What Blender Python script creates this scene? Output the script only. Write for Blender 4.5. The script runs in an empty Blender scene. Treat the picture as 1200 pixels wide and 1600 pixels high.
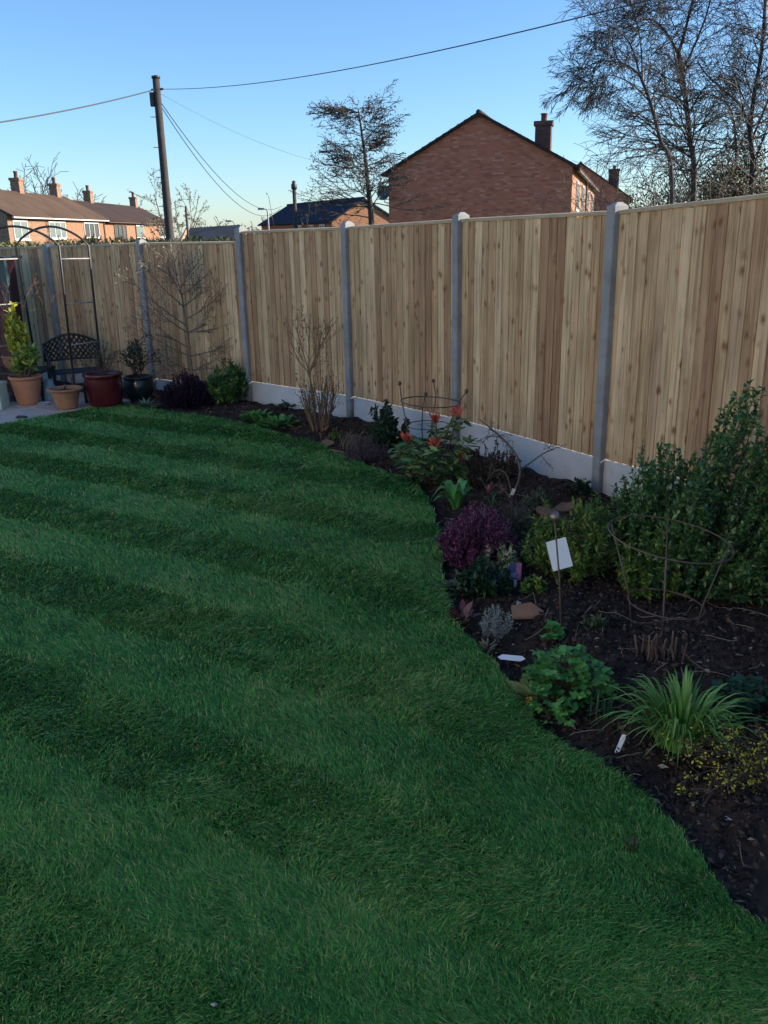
import bpy, bmesh, math, random
import numpy as np
from mathutils import Vector, Matrix
random.seed(7); rng = np.random.default_rng(7)
sc = bpy.context.scene
C = sc.collection
R = math.radians
# ------------------------------------------------------------------ camera
F, PT, RL, CH = 1357.2, .3127, -.02, 1.9865          # focal length in photo pixels, pitch, roll, height
FW = np.array([0, math.cos(PT), -math.sin(PT)]); UP0 = np.array([0, math.sin(PT), math.cos(PT)]); RT0 = np.array([1., 0, 0])
RT = RT0*math.cos(RL) + UP0*math.sin(RL); UPV = -RT0*math.sin(RL) + UP0*math.cos(RL)
cd = bpy.data.cameras.new('camera'); cam = bpy.data.objects.new('camera', cd); C.objects.link(cam)
m = Matrix.Identity(4)
for i in range(3):
    m[i][0] = RT[i]; m[i][1] = UPV[i]; m[i][2] = -FW[i]
m[2][3] = CH
cam.matrix_world = m
cd.sensor_fit = 'HORIZONTAL'; cd.sensor_width = 36; cd.lens = F/1200*36
cd.clip_start = .05; cd.clip_end = 3000
sc.camera = cam
# ------------------------------------------------------------------ sky and sun
SUN_AZ, SUN_EL = R(86), R(19.5)
w = bpy.data.worlds.new('World'); sc.world = w; w.use_nodes = True
nt = w.node_tree; nt.nodes.clear()
sky = nt.nodes.new('ShaderNodeTexSky'); sky.sky_type = 'NISHITA'; sky.sun_disc = False
sky.sun_elevation = SUN_EL; sky.sun_rotation = SUN_AZ; sky.altitude = 0; sky.air_density = 1.0; sky.dust_density = .25; sky.ozone_density = 6
bg = nt.nodes.new('ShaderNodeBackground'); bg.inputs[1].default_value = .102
ow = nt.nodes.new('ShaderNodeOutputWorld'); nt.links.new(sky.outputs[0], bg.inputs[0]); nt.links.new(bg.outputs[0], ow.inputs[0])
sd = bpy.data.lights.new('sun', 'SUN'); sun = bpy.data.objects.new('sun', sd); C.objects.link(sun)
sd.energy = 4.5; sd.angle = R(.5); sd.color = (1, .86, .68)
sdir = Vector((math.sin(SUN_AZ)*math.cos(SUN_EL), math.cos(SUN_AZ)*math.cos(SUN_EL), math.sin(SUN_EL)))
sun.rotation_euler = sdir.to_track_quat('Z', 'Y').to_euler()
sc.view_settings.view_transform = 'Standard'; sc.view_settings.look = 'None'
sc.view_settings.exposure = 1.2; sc.view_settings.gamma = 1; sc.view_settings.use_curve_mapping = False
# ------------------------------------------------------------------ pixel to place
def ray(x, y): return FW + RT*(x-600)/F + UPV*(800-y)/F
def gz(Y): return -.02*max(0., Y-7)
def G(x, y, dz=0.):                                      # point of the ground seen at a pixel
    d = ray(x, y); t = -(CH-dz)/d[2]
    for _ in range(8): t = (gz(d[1]*t)+dz-CH)/d[2]
    return np.array([0, 0, CH]) + d*t
def at(x, y, Y):                                         # point at depth Y seen at a pixel
    d = ray(x, y); return np.array([0, 0, CH]) + d*(Y/d[1])
# ------------------------------------------------------------------ materials
MATS = {}
class NB:
    def __init__(s, name):
        s.m = bpy.data.materials.new(name); s.m.use_nodes = True; s.t = s.m.node_tree; s.t.nodes.clear()
        s.out = s.n('ShaderNodeOutputMaterial'); s.b = s.n('ShaderNodeBsdfPrincipled'); s.l(s.b.outputs[0], s.out.inputs[0])
    def n(s, k, **kw):
        x = s.t.nodes.new(k)
        for a, v in kw.items(): setattr(x, a, v)
        return x
    def l(s, a, b): s.t.links.new(a, b)
    def ramp(s, src, stops):
        r = s.n('ShaderNodeValToRGB'); e = r.color_ramp.elements
        while len(e) < len(stops): e.new(.5)
        for k, (p, c) in zip(e, stops): k.position = p; k.color = (*c, 1)
        s.l(src, r.inputs[0]); return r.outputs[0]
    def noise(s, vec, scale, detail=4, rough=.55, dist=0):
        x = s.n('ShaderNodeTexNoise'); x.inputs['Scale'].default_value = scale; x.inputs['Detail'].default_value = detail
        x.inputs['Roughness'].default_value = rough; x.inputs['Distortion'].default_value = dist
        if vec is not None: s.l(vec, x.inputs['Vector'])
        return x.outputs['Fac']
    def math(s, op, a, b):
        x = s.n('ShaderNodeMath', operation=op)
        for i, v in enumerate((a, b)):
            if isinstance(v, (int, float)): x.inputs[i].default_value = v
            elif v is not None: s.l(v, x.inputs[i])
        return x.outputs[0]
    def mix(s, fac, a, b, mode='MIX'):
        x = s.n('ShaderNodeMix', data_type='RGBA', blend_type=mode)
        for i, v in ((0, fac), (6, a), (7, b)):
            if isinstance(v, (int, float)): x.inputs[i].default_value = v
            elif isinstance(v, tuple): x.inputs[i].default_value = (*v, 1)
            else: s.l(v, x.inputs[i])
        return x.outputs[2]
    def bump(s, h, strength=.4, dist=.01):
        x = s.n('ShaderNodeBump'); x.inputs['Strength'].default_value = strength; x.inputs['Distance'].default_value = dist
        s.l(h, x.inputs['Height']); s.l(x.outputs[0], s.b.inputs['Normal'])
    def obj(s, scale=(1, 1, 1), rnd=False):
        tc = s.n('ShaderNodeTexCoord'); mp = s.n('ShaderNodeMapping'); mp.inputs['Scale'].default_value = scale
        s.l(tc.outputs['Object'], mp.inputs['Vector'])
        if rnd:
            oi = s.n('ShaderNodeObjectInfo'); cx = s.n('ShaderNodeCombineXYZ')
            r = s.math('MULTIPLY', oi.outputs['Random'], 71.); s.l(r, cx.inputs[0]); s.l(s.math('MULTIPLY', oi.outputs['Random'], 33.), cx.inputs[2])
            s.l(cx.outputs[0], mp.inputs['Location'])
        return mp.outputs[0]
    def P(s, **kw):
        for k, v in kw.items(): s.b.inputs[k.replace('_', ' ')].default_value = v
def plain(name, a, b=None, scale=8., rough=.8, bump=0., metal=0., spec=.5, detail=5):
    if name in MATS: return MATS[name]
    n = NB(name); v = n.obj(); b = b or tuple(c*.7 for c in a)
    f = n.noise(v, scale, detail, .6)
    n.l(n.ramp(f, [(.3, b), (.7, a)]), n.b.inputs['Base Color'])
    n.P(Roughness=rough, Metallic=metal); n.b.inputs['Specular IOR Level'].default_value = spec
    if bump: n.bump(n.noise(v, scale*4, 6, .7), bump, .01)
    MATS[name] = n.m; return n.m
def leafm(name, *cols, rough=.45, trans=.22, spec=.4):
    if name in MATS: return MATS[name]
    n = NB(name); a = n.n('ShaderNodeAttribute', attribute_name='var')
    k = len(cols); c = n.ramp(a.outputs['Fac'], [((i+.5)/k, col) for i, col in enumerate(cols)])
    n.l(c, n.b.inputs['Base Color']); n.P(Roughness=rough); n.b.inputs['Specular IOR Level'].default_value = spec
    t = n.n('ShaderNodeBsdfTranslucent'); n.l(c, t.inputs[0]); mx = n.n('ShaderNodeMixShader'); mx.inputs[0].default_value = trans
    n.l(n.b.outputs[0], mx.inputs[1]); n.l(t.outputs[0], mx.inputs[2]); n.l(mx.outputs[0], n.out.inputs[0])
    MATS[name] = n.m; return n.m
def brickm(name, cols, mortar, bw=.225, bh=.075, msize=.008):
    n = NB(name); tc = n.n('ShaderNodeTexCoord'); sp = n.n('ShaderNodeSeparateXYZ'); n.l(tc.outputs['Object'], sp.inputs[0])
    cx = n.n('ShaderNodeCombineXYZ'); n.l(n.math('ADD', sp.outputs[0], sp.outputs[1]), cx.inputs[0]); n.l(sp.outputs[2], cx.inputs[1])
    bt = n.n('ShaderNodeTexBrick'); n.l(cx.outputs[0], bt.inputs['Vector'])
    bt.inputs['Scale'].default_value = 1; bt.inputs['Brick Width'].default_value = bw; bt.inputs['Row Height'].default_value = bh
    bt.inputs['Mortar Size'].default_value = msize; bt.inputs['Mortar Smooth'].default_value = .3
    bt.inputs['Color1'].default_value = (0, 0, 0, 1); bt.inputs['Color2'].default_value = (1, 1, 1, 1); bt.inputs['Mortar'].default_value = (0, 0, 0, 1)
    bw_ = n.n('ShaderNodeRGBToBW'); n.l(bt.outputs['Color'], bw_.inputs[0])
    f = n.math('ADD', n.math('MULTIPLY', bw_.outputs[0], .75), n.math('MULTIPLY', n.noise(cx.outputs[0], 1.1, 4), .35))
    col = n.ramp(f, [(.12+.76*i/max(1, len(cols)-1), c) for i, c in enumerate(cols)])
    n.l(n.mix(bt.outputs['Fac'], col, mortar), n.b.inputs['Base Color']); n.P(Roughness=.9)
    n.bump(n.math('SUBTRACT', n.noise(cx.outputs[0], 40, 3), bt.outputs['Fac']), .5, .008)
    MATS[name] = n.m; return n.m
def woodm():
    n = NB('fence_wood'); v = n.obj((1, 1, 1), True); oi = n.n('ShaderNodeObjectInfo')
    st = n.n('ShaderNodeMapping'); st.inputs['Scale'].default_value = (26, 26, .9); n.l(v, st.inputs[0])
    g = n.noise(st.outputs[0], 1.6, 6, .62, .6)
    base = n.ramp(oi.outputs['Random'], [(0, (.42, .255, .15)), (.14, (.58, .41, .24)), (.32, (.73, .555, .35)), (.44, (.44, .275, .165)), (.6, (.62, .44, .26)), (.74, (.78, .605, .385)), (.86, (.58, .395, .23)), (1, (.40, .24, .145))])
    grain = n.ramp(g, [(.34, (.60, .54, .47)), (.56, (1, 1, 1)), (.72, (1.1, 1.08, 1.03))])
    c = n.mix(1., base, grain, 'MULTIPLY')
    big = n.noise(v, 2.2, 3); c = n.mix(1., c, n.ramp(big, [(.3, (.8, .78, .76)), (.65, (1.05, 1.03, 1.0))]), 'MULTIPLY')
    wob = n.n('ShaderNodeTexNoise'); wob.inputs['Scale'].default_value = 22; n.l(v, wob.inputs['Vector'])
    vw = n.n('ShaderNodeMix', data_type='RGBA'); vw.inputs[0].default_value = .03; n.l(v, vw.inputs[6]); n.l(wob.outputs['Color'], vw.inputs[7])
    kv = n.n('ShaderNodeMapping'); kv.inputs['Scale'].default_value = (9.5, 9.5, 6.2); n.l(vw.outputs[2], kv.inputs[0])
    vo = n.n('ShaderNodeTexVoronoi'); vo.inputs['Scale'].default_value = 1.; n.l(kv.outputs[0], vo.inputs['Vector'])
    k = n.ramp(vo.outputs['Distance'], [(.09, (.9, .9, .9)), (.18, (.35, .35, .35)), (.3, (0, 0, 0))])
    c = n.mix(k, c, (.21, .10, .045))
    n.l(c, n.b.inputs['Base Color']); n.P(Roughness=.85); n.b.inputs['Specular IOR Level'].default_value = .25
    n.bump(g, .25, .004); MATS['wood'] = n.m; return n.m
def soilm():
    n = NB('soil'); v = n.obj()
    f = n.noise(v, 9, 8, .72); f2 = n.noise(v, 1.7, 4)
    c = n.ramp(f, [(.3, (.02, .015, .012)), (.55, (.056, .040, .031)), (.78, (.11, .08, .06))])
    c = n.mix(1., c, n.ramp(f2, [(.35, (.7, .68, .68)), (.65, (1.2, 1.1, 1.05))]), 'MULTIPLY')
    n.l(c, n.b.inputs['Base Color']); n.P(Roughness=.95); n.b.inputs['Specular IOR Level'].default_value = .2
    n.bump(n.noise(v, 55, 6, .75), .8, .012); MATS['soil'] = n.m; return n.m
def concm():
    n = NB('concrete'); v = n.obj((1, 1, 1), True)
    f = n.noise(v, 6, 6, .6); c = n.ramp(f, [(.3, (.46, .465, .47)), (.7, (.60, .605, .61))])
    c = n.mix(n.ramp(n.noise(v, 3, 3), [(.48, (0, 0, 0)), (.7, (.5, .5, .5))]), c, (.34, .34, .31))
    n.l(c, n.b.inputs['Base Color']); n.P(Roughness=.88); n.bump(n.noise(v, 160, 3), .25, .003); MATS['concrete'] = n.m; return n.m
WOOD, SOIL, CONC = woodm(), soilm(), concm()
def postm():
    n = NB('weathered_concrete'); v = n.obj((1, 1, 1), True); sp = n.n('ShaderNodeSeparateXYZ'); tc = n.n('ShaderNodeTexCoord'); n.l(tc.outputs['Object'], sp.inputs[0])
    c = n.ramp(n.noise(v, 7, 7, .65), [(.3, (.215, .225, .235)), (.7, (.33, .335, .34))])
    c = n.mix(n.ramp(n.noise(v, 2.6, 4), [(.48, (0, 0, 0)), (.7, (.5, .5, .5))]), c, (.20, .205, .18))
    vo = n.n('ShaderNodeTexVoronoi'); vo.inputs['Scale'].default_value = 70; n.l(v, vo.inputs['Vector'])
    c = n.mix(n.ramp(vo.outputs['Distance'], [(.08, (.7, .7, .7)), (.16, (0, 0, 0))]), c, (.12, .12, .12))
    spl = n.math('SUBTRACT', .34, n.math('ADD', sp.outputs[2], n.math('MULTIPLY', n.noise(v, 14, 4), .3)))
    c = n.mix(n.ramp(spl, [(.0, (0, 0, 0)), (.2, (.6, .6, .6))]), c, (.13, .10, .08))
    n.l(c, n.b.inputs['Base Color']); n.P(Roughness=.92); n.bump(n.noise(v, 130, 4), .5, .003); return n.m
POSTC = postm()
BRICK = brickm('red_brick', [(.38, .115, .06), (.52, .15, .08), (.62, .19, .10), (.56, .165, .088), (.66, .26, .16)], (.46, .19, .12), .235, .078)
BRICKC = brickm('shaded_chimney_brick', [(.07, .04, .035), (.11, .055, .045), (.15, .07, .055)], (.1, .07, .06))  # darker than the wall brick: the chimney's shade is put into its colour
POTM = plain('dark_chimney_pot', (.16, .075, .05), (.1, .05, .035), 5, .85)
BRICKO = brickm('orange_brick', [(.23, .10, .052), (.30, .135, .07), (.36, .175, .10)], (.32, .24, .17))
BRICKT = brickm('tan_brick', [(.20, .105, .06), (.26, .14, .085), (.31, .18, .11)], (.3, .24, .18))
ROOFG = plain('brown_tiles', (.115, .075, .052), (.075, .05, .035), .5, .95, 0, 0, .2)
ROOFD = plain('dark_tiles', (.06, .04, .034), (.04, .028, .025), .5, .95, 0, 0, .2)
SLATE = plain('blue_slate', (.022, .032, .05), (.014, .02, .034), .6, .95, 0, 0, .15)
WHITE = plain('white_frame', (.8, .8, .78), (.72, .72, .7), 2, .5)
BROWNF = plain('brown_frame', (.12, .07, .05), None, 3, .6)
GLASS = plain('window_glass', (.05, .06, .07), (.03, .035, .04), .6, .08)
GLASSL = plain('curtained_glass', (.2, .25, .25), (.13, .17, .17), .8, .15)
RUST = plain('rusty_metal', (.15, .095, .075), (.085, .055, .045), 30, .6, .3)
BLACKM = plain('dark_metal', (.03, .03, .035), (.02, .02, .022), 20, .5)
TERRA = plain('terracotta', (.50, .22, .12), (.40, .17, .095), 7, .85, .15)
TERRAD = plain('old_terracotta', (.42, .2, .105), (.3, .15, .08), 9, .85, .2)
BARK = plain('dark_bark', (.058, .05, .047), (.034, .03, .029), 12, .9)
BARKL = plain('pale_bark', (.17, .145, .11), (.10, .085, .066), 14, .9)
TWIG = plain('brown_twig', (.11, .075, .055), (.07, .05, .04), 14, .9)
# ------------------------------------------------------------------ mesh helpers
ALL = []
def wloc(o):
    p = np.zeros(3)
    while o is not None: p += np.array(o.location); o = o.parent
    return p
def link(name, me, mat, parent=None, smooth=False):
    if mat: me.materials.append(mat)
    if smooth: me.polygons.foreach_set('use_smooth', [True]*len(me.polygons))
    o = bpy.data.objects.new(name, me); C.objects.link(o)
    if parent: o.parent = parent
    return o
def tag(o, label=None, cat=None, group=None, kind=None):
    for k, v in (('label', label), ('category', cat), ('group', group), ('kind', kind)):
        if v: o[k] = v
    return o
def thing(name, label, cat, loc=(0, 0, 0), rz=0., group=None):
    o = bpy.data.objects.new(name, None); C.objects.link(o); o.empty_display_size = .1
    o.location = loc; o.rotation_euler[2] = rz
    return tag(o, label, cat, group)
class MB:
    def __init__(s): s.v = []; s.f = []
    def add(s, v, f):
        k = len(s.v); s.v += [tuple(map(float, p)) for p in v]; s.f += [tuple(i+k for i in q) for q in f]; return s
    def box(s, a, b, M=None):
        x0, y0, z0 = a; x1, y1, z1 = b
        v = [(x0, y0, z0), (x1, y0, z0), (x1, y1, z0), (x0, y1, z0), (x0, y0, z1), (x1, y0, z1), (x1, y1, z1), (x0, y1, z1)]
        if M is not None: v = [tuple(M @ Vector(p)) for p in v]
        return s.add(v, [(3, 2, 1, 0), (4, 5, 6, 7), (0, 1, 5, 4), (1, 2, 6, 5), (2, 3, 7, 6), (3, 0, 4, 7)])
    def tube(s, pts, r, n=6, closed=False):
        v, f = tube_np(np.array(pts, float), r, n, closed); return s.add(v, f)
    def lathe(s, prof, c=(0, 0, 0), n=24):
        v = []; f = []
        for (r, z) in prof:
            for k in range(n):
                a = 2*math.pi*k/n; v.append((c[0]+r*math.cos(a), c[1]+r*math.sin(a), c[2]+z))
        for i in range(len(prof)-1):
            for k in range(n): f.append((i*n+k, i*n+(k+1) % n, (i+1)*n+(k+1) % n, (i+1)*n+k))
        return s.add(v, f)
    def build(s, name, mat, parent=None, smooth=False, local=False):
        v = np.array(s.v)
        if parent is not None and not local: v = v - wloc(parent)
        me = bpy.data.meshes.new(name); me.from_pydata(v.tolist(), [], s.f); me.update()
        return link(name, me, mat, parent, smooth)
def tube_np(p, r, n=6, closed=False):
    r = np.broadcast_to(np.array(r, float), (len(p),))
    if closed: t = np.roll(p, -1, 0) - np.roll(p, 1, 0)
    else: t = np.gradient(p, axis=0)
    t = t/(np.linalg.norm(t, axis=1, keepdims=True)+1e-9)
    ref = np.array([.13, .21, .97]) if abs(t[:, 2]).mean() < .8 else np.array([.97, .2, .13])
    a = np.cross(t, ref); a /= np.linalg.norm(a, axis=1, keepdims=True)+1e-9; b = np.cross(t, a)
    th = np.arange(n)*2*math.pi/n
    ring = p[:, None] + r[:, None, None]*(a[:, None]*np.cos(th)[None, :, None] + b[:, None]*np.sin(th)[None, :, None])
    v = ring.reshape(-1, 3); f = []
    for i in range(len(p) if closed else len(p)-1):
        j = (i+1) % len(p)
        for k in range(n): f.append((i*n+k, i*n+(k+1) % n, j*n+(k+1) % n, j*n+k))
    if not closed: f.append(tuple(range(n))[::-1]); f.append(tuple((len(p)-1)*n+k for k in range(n)))
    return v, f
def np_mesh(name, V, Fc, k, mat, parent=None, var=None, smooth=False, off=True):
    """V (N,3), Fc flat index array of polygons that all have k corners"""
    if parent is not None and off: V = V - wloc(parent)
    me = bpy.data.meshes.new(name); nf = len(Fc)//k
    me.vertices.add(len(V)); me.vertices.foreach_set('co', V.astype(np.float32).ravel())
    me.loops.add(len(Fc)); me.loops.foreach_set('vertex_index', Fc.astype(np.int32))
    me.polygons.add(nf); me.polygons.foreach_set('loop_start', np.arange(0, nf*k, k, dtype=np.int32))
    if var is not None:
        at_ = me.attributes.new('var', 'FLOAT', 'POINT'); at_.data.foreach_set('value', var.astype(np.float32))
    me.update(calc_edges=True)
    return link(name, me, mat, parent, smooth)
def unit(a): return a/(np.linalg.norm(a, axis=-1, keepdims=True)+1e-9)
LEAF = (np.array([(0, 0, 0), (-.5, .42, .14), (0, 1, -.06), (.5, .42, .14)]), np.array([(0, 1, 2), (0, 2, 3)]))
LEAF6 = (np.array([(0, 0, 0), (-.42, .25, .1), (-.4, .65, .06), (0, 1, -.12), (.4, .65, .06), (.42, .25, .1), (0, .5, -.02)]), np.array([(0, 1, 6), (1, 2, 6), (2, 3, 6), (3, 4, 6), (4, 5, 6), (5, 0, 6)]))
def scatter(name, tmpl, pos, d, nrm, L, W, mat, parent=None, var=None):
    """copies of a small leaf template (x side, y along, z normal) joined in one mesh"""
    tv, tf = tmpl; N = len(pos); d = unit(d); sd_ = unit(np.cross(d, nrm)); nn = np.cross(sd_, d)
    L = np.broadcast_to(L, (N,)); W = np.broadcast_to(W, (N,))
    V = pos[:, None] + sd_[:, None]*(tv[None, :, 0:1]*W[:, None, None]) + d[:, None]*(tv[None, :, 1:2]*L[:, None, None]) + nn[:, None]*(tv[None, :, 2:3]*W[:, None, None])
    Fc = (tf[None] + (np.arange(N)*len(tv))[:, None, None]).reshape(-1)
    if var is None: var = rng.random(N)
    o = np_mesh(name, V.reshape(-1, 3), Fc, 3, mat, parent, np.repeat(var, len(tv)))
    if parent is not None and N > 12: o['kind'] = 'stuff'
    return o
def straps(name, base, hd, reach, height, width, mat, parent=None, seg=6, tipdrop=.5, fold=.25, tw=None):
    """arching strap leaves: base (N,3), hd horizontal unit dir (N,2)"""
    N = len(base); t = np.linspace(0, 1, seg+1); reach = np.broadcast_to(reach, (N,)); height = np.broadcast_to(height, (N,)); width = np.broadcast_to(width, (N,))
    td = np.broadcast_to(tipdrop, (N,))
    z = height[:, None]*(np.sin(t[None]*math.pi*(.5+.5*td[:, None]))/np.sin(math.pi*.5))
    x = reach[:, None]*(t[None]**1.35)
    cp = base[:, None] + np.stack([hd[:, 0:1]*x, hd[:, 1:2]*x, z], -1)
    wv = width[:, None]*np.clip(np.minimum(.55+1.4*t, (1-t)*2.2), .03, 1)[None]
    side = np.stack([-hd[:, 1], hd[:, 0], np.zeros(N)], -1)
    up = np.array([0, 0, 1.])
    a = cp + side[:, None]*wv[..., None]*.5 + up*wv[..., None]*fold; b = cp - side[:, None]*wv[..., None]*.5 + up*wv[..., None]*fold
    V = np.stack([a, cp, b], 2).reshape(N, -1, 3); k = 3
    q = []
    for i in range(seg):
        for j in (0, 1): q.append((i*k+j, i*k+j+1, (i+1)*k+j+1, (i+1)*k+j))
    q = np.array(q); Fc = (q[None] + (np.arange(N)*V.shape[1])[:, None, None]).reshape(-1)
    o = np_mesh(name, V.reshape(-1, 3), Fc, 4, mat, parent, np.repeat(rng.random(N), V.shape[1]), True)
    if parent is not None and N > 12: o['kind'] = 'stuff'
    return o
class Twigs:                                             # many tubes collected in numpy
    def __init__(s): s.V = []; s.F = []; s.n = 0
    def add(s, pts, r, n=3):
        v, f = tube_np(np.array(pts), r, n); s.V.append(v); s.F += [tuple(i+s.n for i in q) for q in f if len(q) == 4]; s.n += len(v)
    def build(s, name, mat, parent):
        V = np.concatenate(s.V); return np_mesh(name, V, np.array(s.F).reshape(-1), 4, mat, parent, None, True)
def rvec(n=None): return unit(rng.normal(size=(3,) if n is None else (n, 3)))
def grow(tw, p, d, L, r, lvl, P, tips=None):
    """one branch and its side branches; P: dict of tuning values"""
    n = max(3, int(L/P['seg'])); pts = [p]; d = unit(np.array(d, float)); st = L/n; dirs = []
    for i in range(n):
        d = unit(d + rng.normal(size=3)*P['wander'] + np.array([0, 0, P['lift'][lvl]])*(i/n if P.get('late') else 1))
        pts.append(pts[-1] + d*st); dirs.append(d)
    pts = np.array(pts); rr = np.linspace(r, max(P['rmin'], r*P['taper']), n+1)
    tw.add(pts, rr, 5 if r > .03 else 3)
    if tips is not None: tips.append((pts[-1], d))
    if lvl+1 < P['levels']:
        k = max(1, int(P['kids'][lvl]*rng.uniform(.7, 1.3)))
        for j in range(k):
            f = P['from'][lvl] + (1-P['from'][lvl])*(j+rng.random())/k; i = min(n-1, int(f*n)); q = pts[i]+(pts[i+1]-pts[i])*(f*n-i if f*n-i <= 1 else 1)
            ax = unit(np.cross(dirs[i], rvec())); ang = R(rng.uniform(*P['ang'][lvl]))
            nd = dirs[i]*math.cos(ang) + ax*math.sin(ang)
            if 'flat' in P: nd[2] *= P['flat']
            grow(tw, q, nd, L*P['len'][lvl]*rng.uniform(.6, 1.15)*(1-.45*f), max(P['rmin'], rr[i]*P['rk']), lvl+1, P, tips)
# ------------------------------------------------------------------ setting: ground, lawn, soil
POSTS = np.array([(1.717, 6.557, .27), (.751, 8.24, .253), (-.323, 9.797, .213), (-1.668, 11.123, .192), (-3.188, 12.246, .077), (-4.791, 13.227, .045), (-6.45, 14.13, .03)])
POSTS = np.vstack([[(4.03, 1.02, .36), (3.36, 2.83, .36), (2.6, 4.84, .36)], POSTS])
EDGE_PX = [(190, 630), (260, 642), (330, 652), (380, 662), (440, 678), (490, 690), (525, 708), (560, 722), (610, 740), (645, 753), (668, 779), (683, 815), (690, 865), (695, 915), (705, 965), (738, 1000), (778, 1040), (806, 1085), (855, 1150), (930, 1190), (990, 1230), (1050, 1290), (1100, 1350), (1150, 1415), (1205, 1450)]
edge = [tuple(G(x, y)[:2]) for x, y in EDGE_PX]
def smooth_line(P, n=4):
    P = np.array(P); out = []
    for i in range(len(P)-1):
        p0, p1, p2, p3 = P[max(0, i-1)], P[i], P[i+1], P[min(len(P)-1, i+2)]
        for k in range(n):
            t = k/n; out.append(.5*((2*p1)+(-p0+p2)*t+(2*p0-5*p1+4*p2-p3)*t*t+(-p0+3*p1-3*p2+p3)*t**3))
    out.append(P[-1]); return np.array(out)
edge_s = smooth_line(edge, 4)
edge_s[:, 0] += .012*np.sin(np.arange(len(edge_s))*2.1)
pat_dir = unit(np.array(edge[0]) - G(0, 663)[:2]); pat_n = np.array([-pat_dir[1], pat_dir[0]])
lawn_poly = np.vstack([edge_s, [(1.5, 1.2), (1.8, .2), (1.8, -1.5), (-2.6, -1.5), (-7.4, 4.2)], [np.array(edge[0]) - pat_dir*4.2]])
def inside(P, x, y):
    x = np.asarray(x); y = np.asarray(y); r = np.zeros(x.shape, bool); n = len(P)
    for i in range(n):
        x1, y1 = P[i]; x2, y2 = P[(i+1) % n]
        c = ((y1 > y) != (y2 > y)) & (x < (x2-x1)*(y-y1)/(y2-y1+1e-12)+x1); r ^= c
    return r
def dist_line(P, x, y):
    best = np.full(np.shape(x), 1e9)
    for a, b in zip(P[:-1], P[1:]):
        ab = b-a; t = np.clip(((x-a[0])*ab[0]+(y-a[1])*ab[1])/(ab@ab+1e-12), 0, 1)
        best = np.minimum(best, np.hypot(x-a[0]-t*ab[0], y-a[1]-t*ab[1]))
    return best
def vgz(Y): return -.02*np.maximum(0, Y-7)
# far ground reaching the horizon, dropping away beyond the fence
rr = [0, 4, 9, 14, 20, 30, 45, 70, 110, 200, 500, 1500]; zz = [-.35, -.35, -.36, -.42, -.5, -.6, -.9, -1.4, -1.8, -2, -2, -2]
mb = MB(); n = 48
for r_, z_ in zip(rr, zz):
    for k in range(n): a = 2*math.pi*k/n; mb.v.append((r_*math.cos(a), r_*math.sin(a)+5, z_))
for i in range(len(rr)-1):
    for k in range(n): mb.f.append((i*n+k, i*n+(k+1) % n, (i+1)*n+(k+1) % n, (i+1)*n+k))
tag(mb.build('ground', plain('field_grass', (.06, .09, .03), (.04, .06, .02), .3, .95)), 'rough grass ground beyond the garden fence', kind='structure')
# soil of the bed
def soil_z(x, y):
    d = dist_line(edge_s, x, y); ins = inside(lawn_poly, x, y)
    b = np.where(ins, -.06, -.035 + .05*np.clip((d-.05)/.6, 0, 1))
    return vgz(y) + b
gx, gy = np.arange(-7, 4.2, .05), np.arange(-.5, 14.4, .05)
X, Y = np.meshgrid(gx, gy); Z = soil_z(X, Y)
def vnoise(x, y, s, seed):
    r = np.random.default_rng(seed); g = r.random((64, 64)); u = x*s % 64; v = y*s % 64; i = u.astype(int) % 64; j = v.astype(int) % 64
    a = u-np.floor(u); b = v-np.floor(v); a = a*a*(3-2*a); b = b*b*(3-2*b); i1 = (i+1) % 64; j1 = (j+1) % 64
    return g[i, j]*(1-a)*(1-b)+g[i1, j]*a*(1-b)+g[i, j1]*(1-a)*b+g[i1, j1]*a*b-.5
pj = (np.stack([X, Y], -1)-np.array(edge[0]))@pat_n; pi_ = (np.stack([X, Y], -1)-np.array(edge[0]))@pat_dir; onpat = (pj > -.02) & (pi_ < .2)
Z = np.where(onpat, Z-.12, Z)
amp = np.where(inside(lawn_poly, X, Y) | onpat, .0, 1.)*np.clip(dist_line(edge_s, X, Y)/.15, .25, 1)
Z += amp*(.05*vnoise(X, Y, 3.1, 1)+.035*vnoise(X, Y, 8.7, 2)+.03*vnoise(X, Y, 17.3, 3))
fl = POSTS[:, :2]
back = np.array([-1.2, -.9])                                       # cut at the fence
def beyond(x, y):                                                  # True past the fence line
    poly = np.vstack([fl[0]+[.5, -3], fl, [(-9, 15.6), (-9, 30), (20, 30), (20, -3)]]); return inside(poly, x, y)
mask = ~(beyond(X, Y) & (dist_line(fl, X, Y) > .12))
ny, nx = X.shape; idx = np.arange(nx*ny).reshape(ny, nx)
keep = mask[:-1, :-1] & mask[1:, :-1] & mask[:-1, 1:] & mask[1:, 1:]
q = np.stack([idx[:-1, :-1], idx[:-1, 1:], idx[1:, 1:], idx[1:, :-1]], -1)[keep].reshape(-1)
tag(np_mesh('flower_bed_soil', np.stack([X, Y, Z], -1).reshape(-1, 3), q, 4, SOIL, None, None, True), 'dark crumbly soil of the flower bed along the fence', kind='structure')
def SZ(x, y): return float(soil_z(np.array([x]), np.array([y]))[0])
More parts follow.
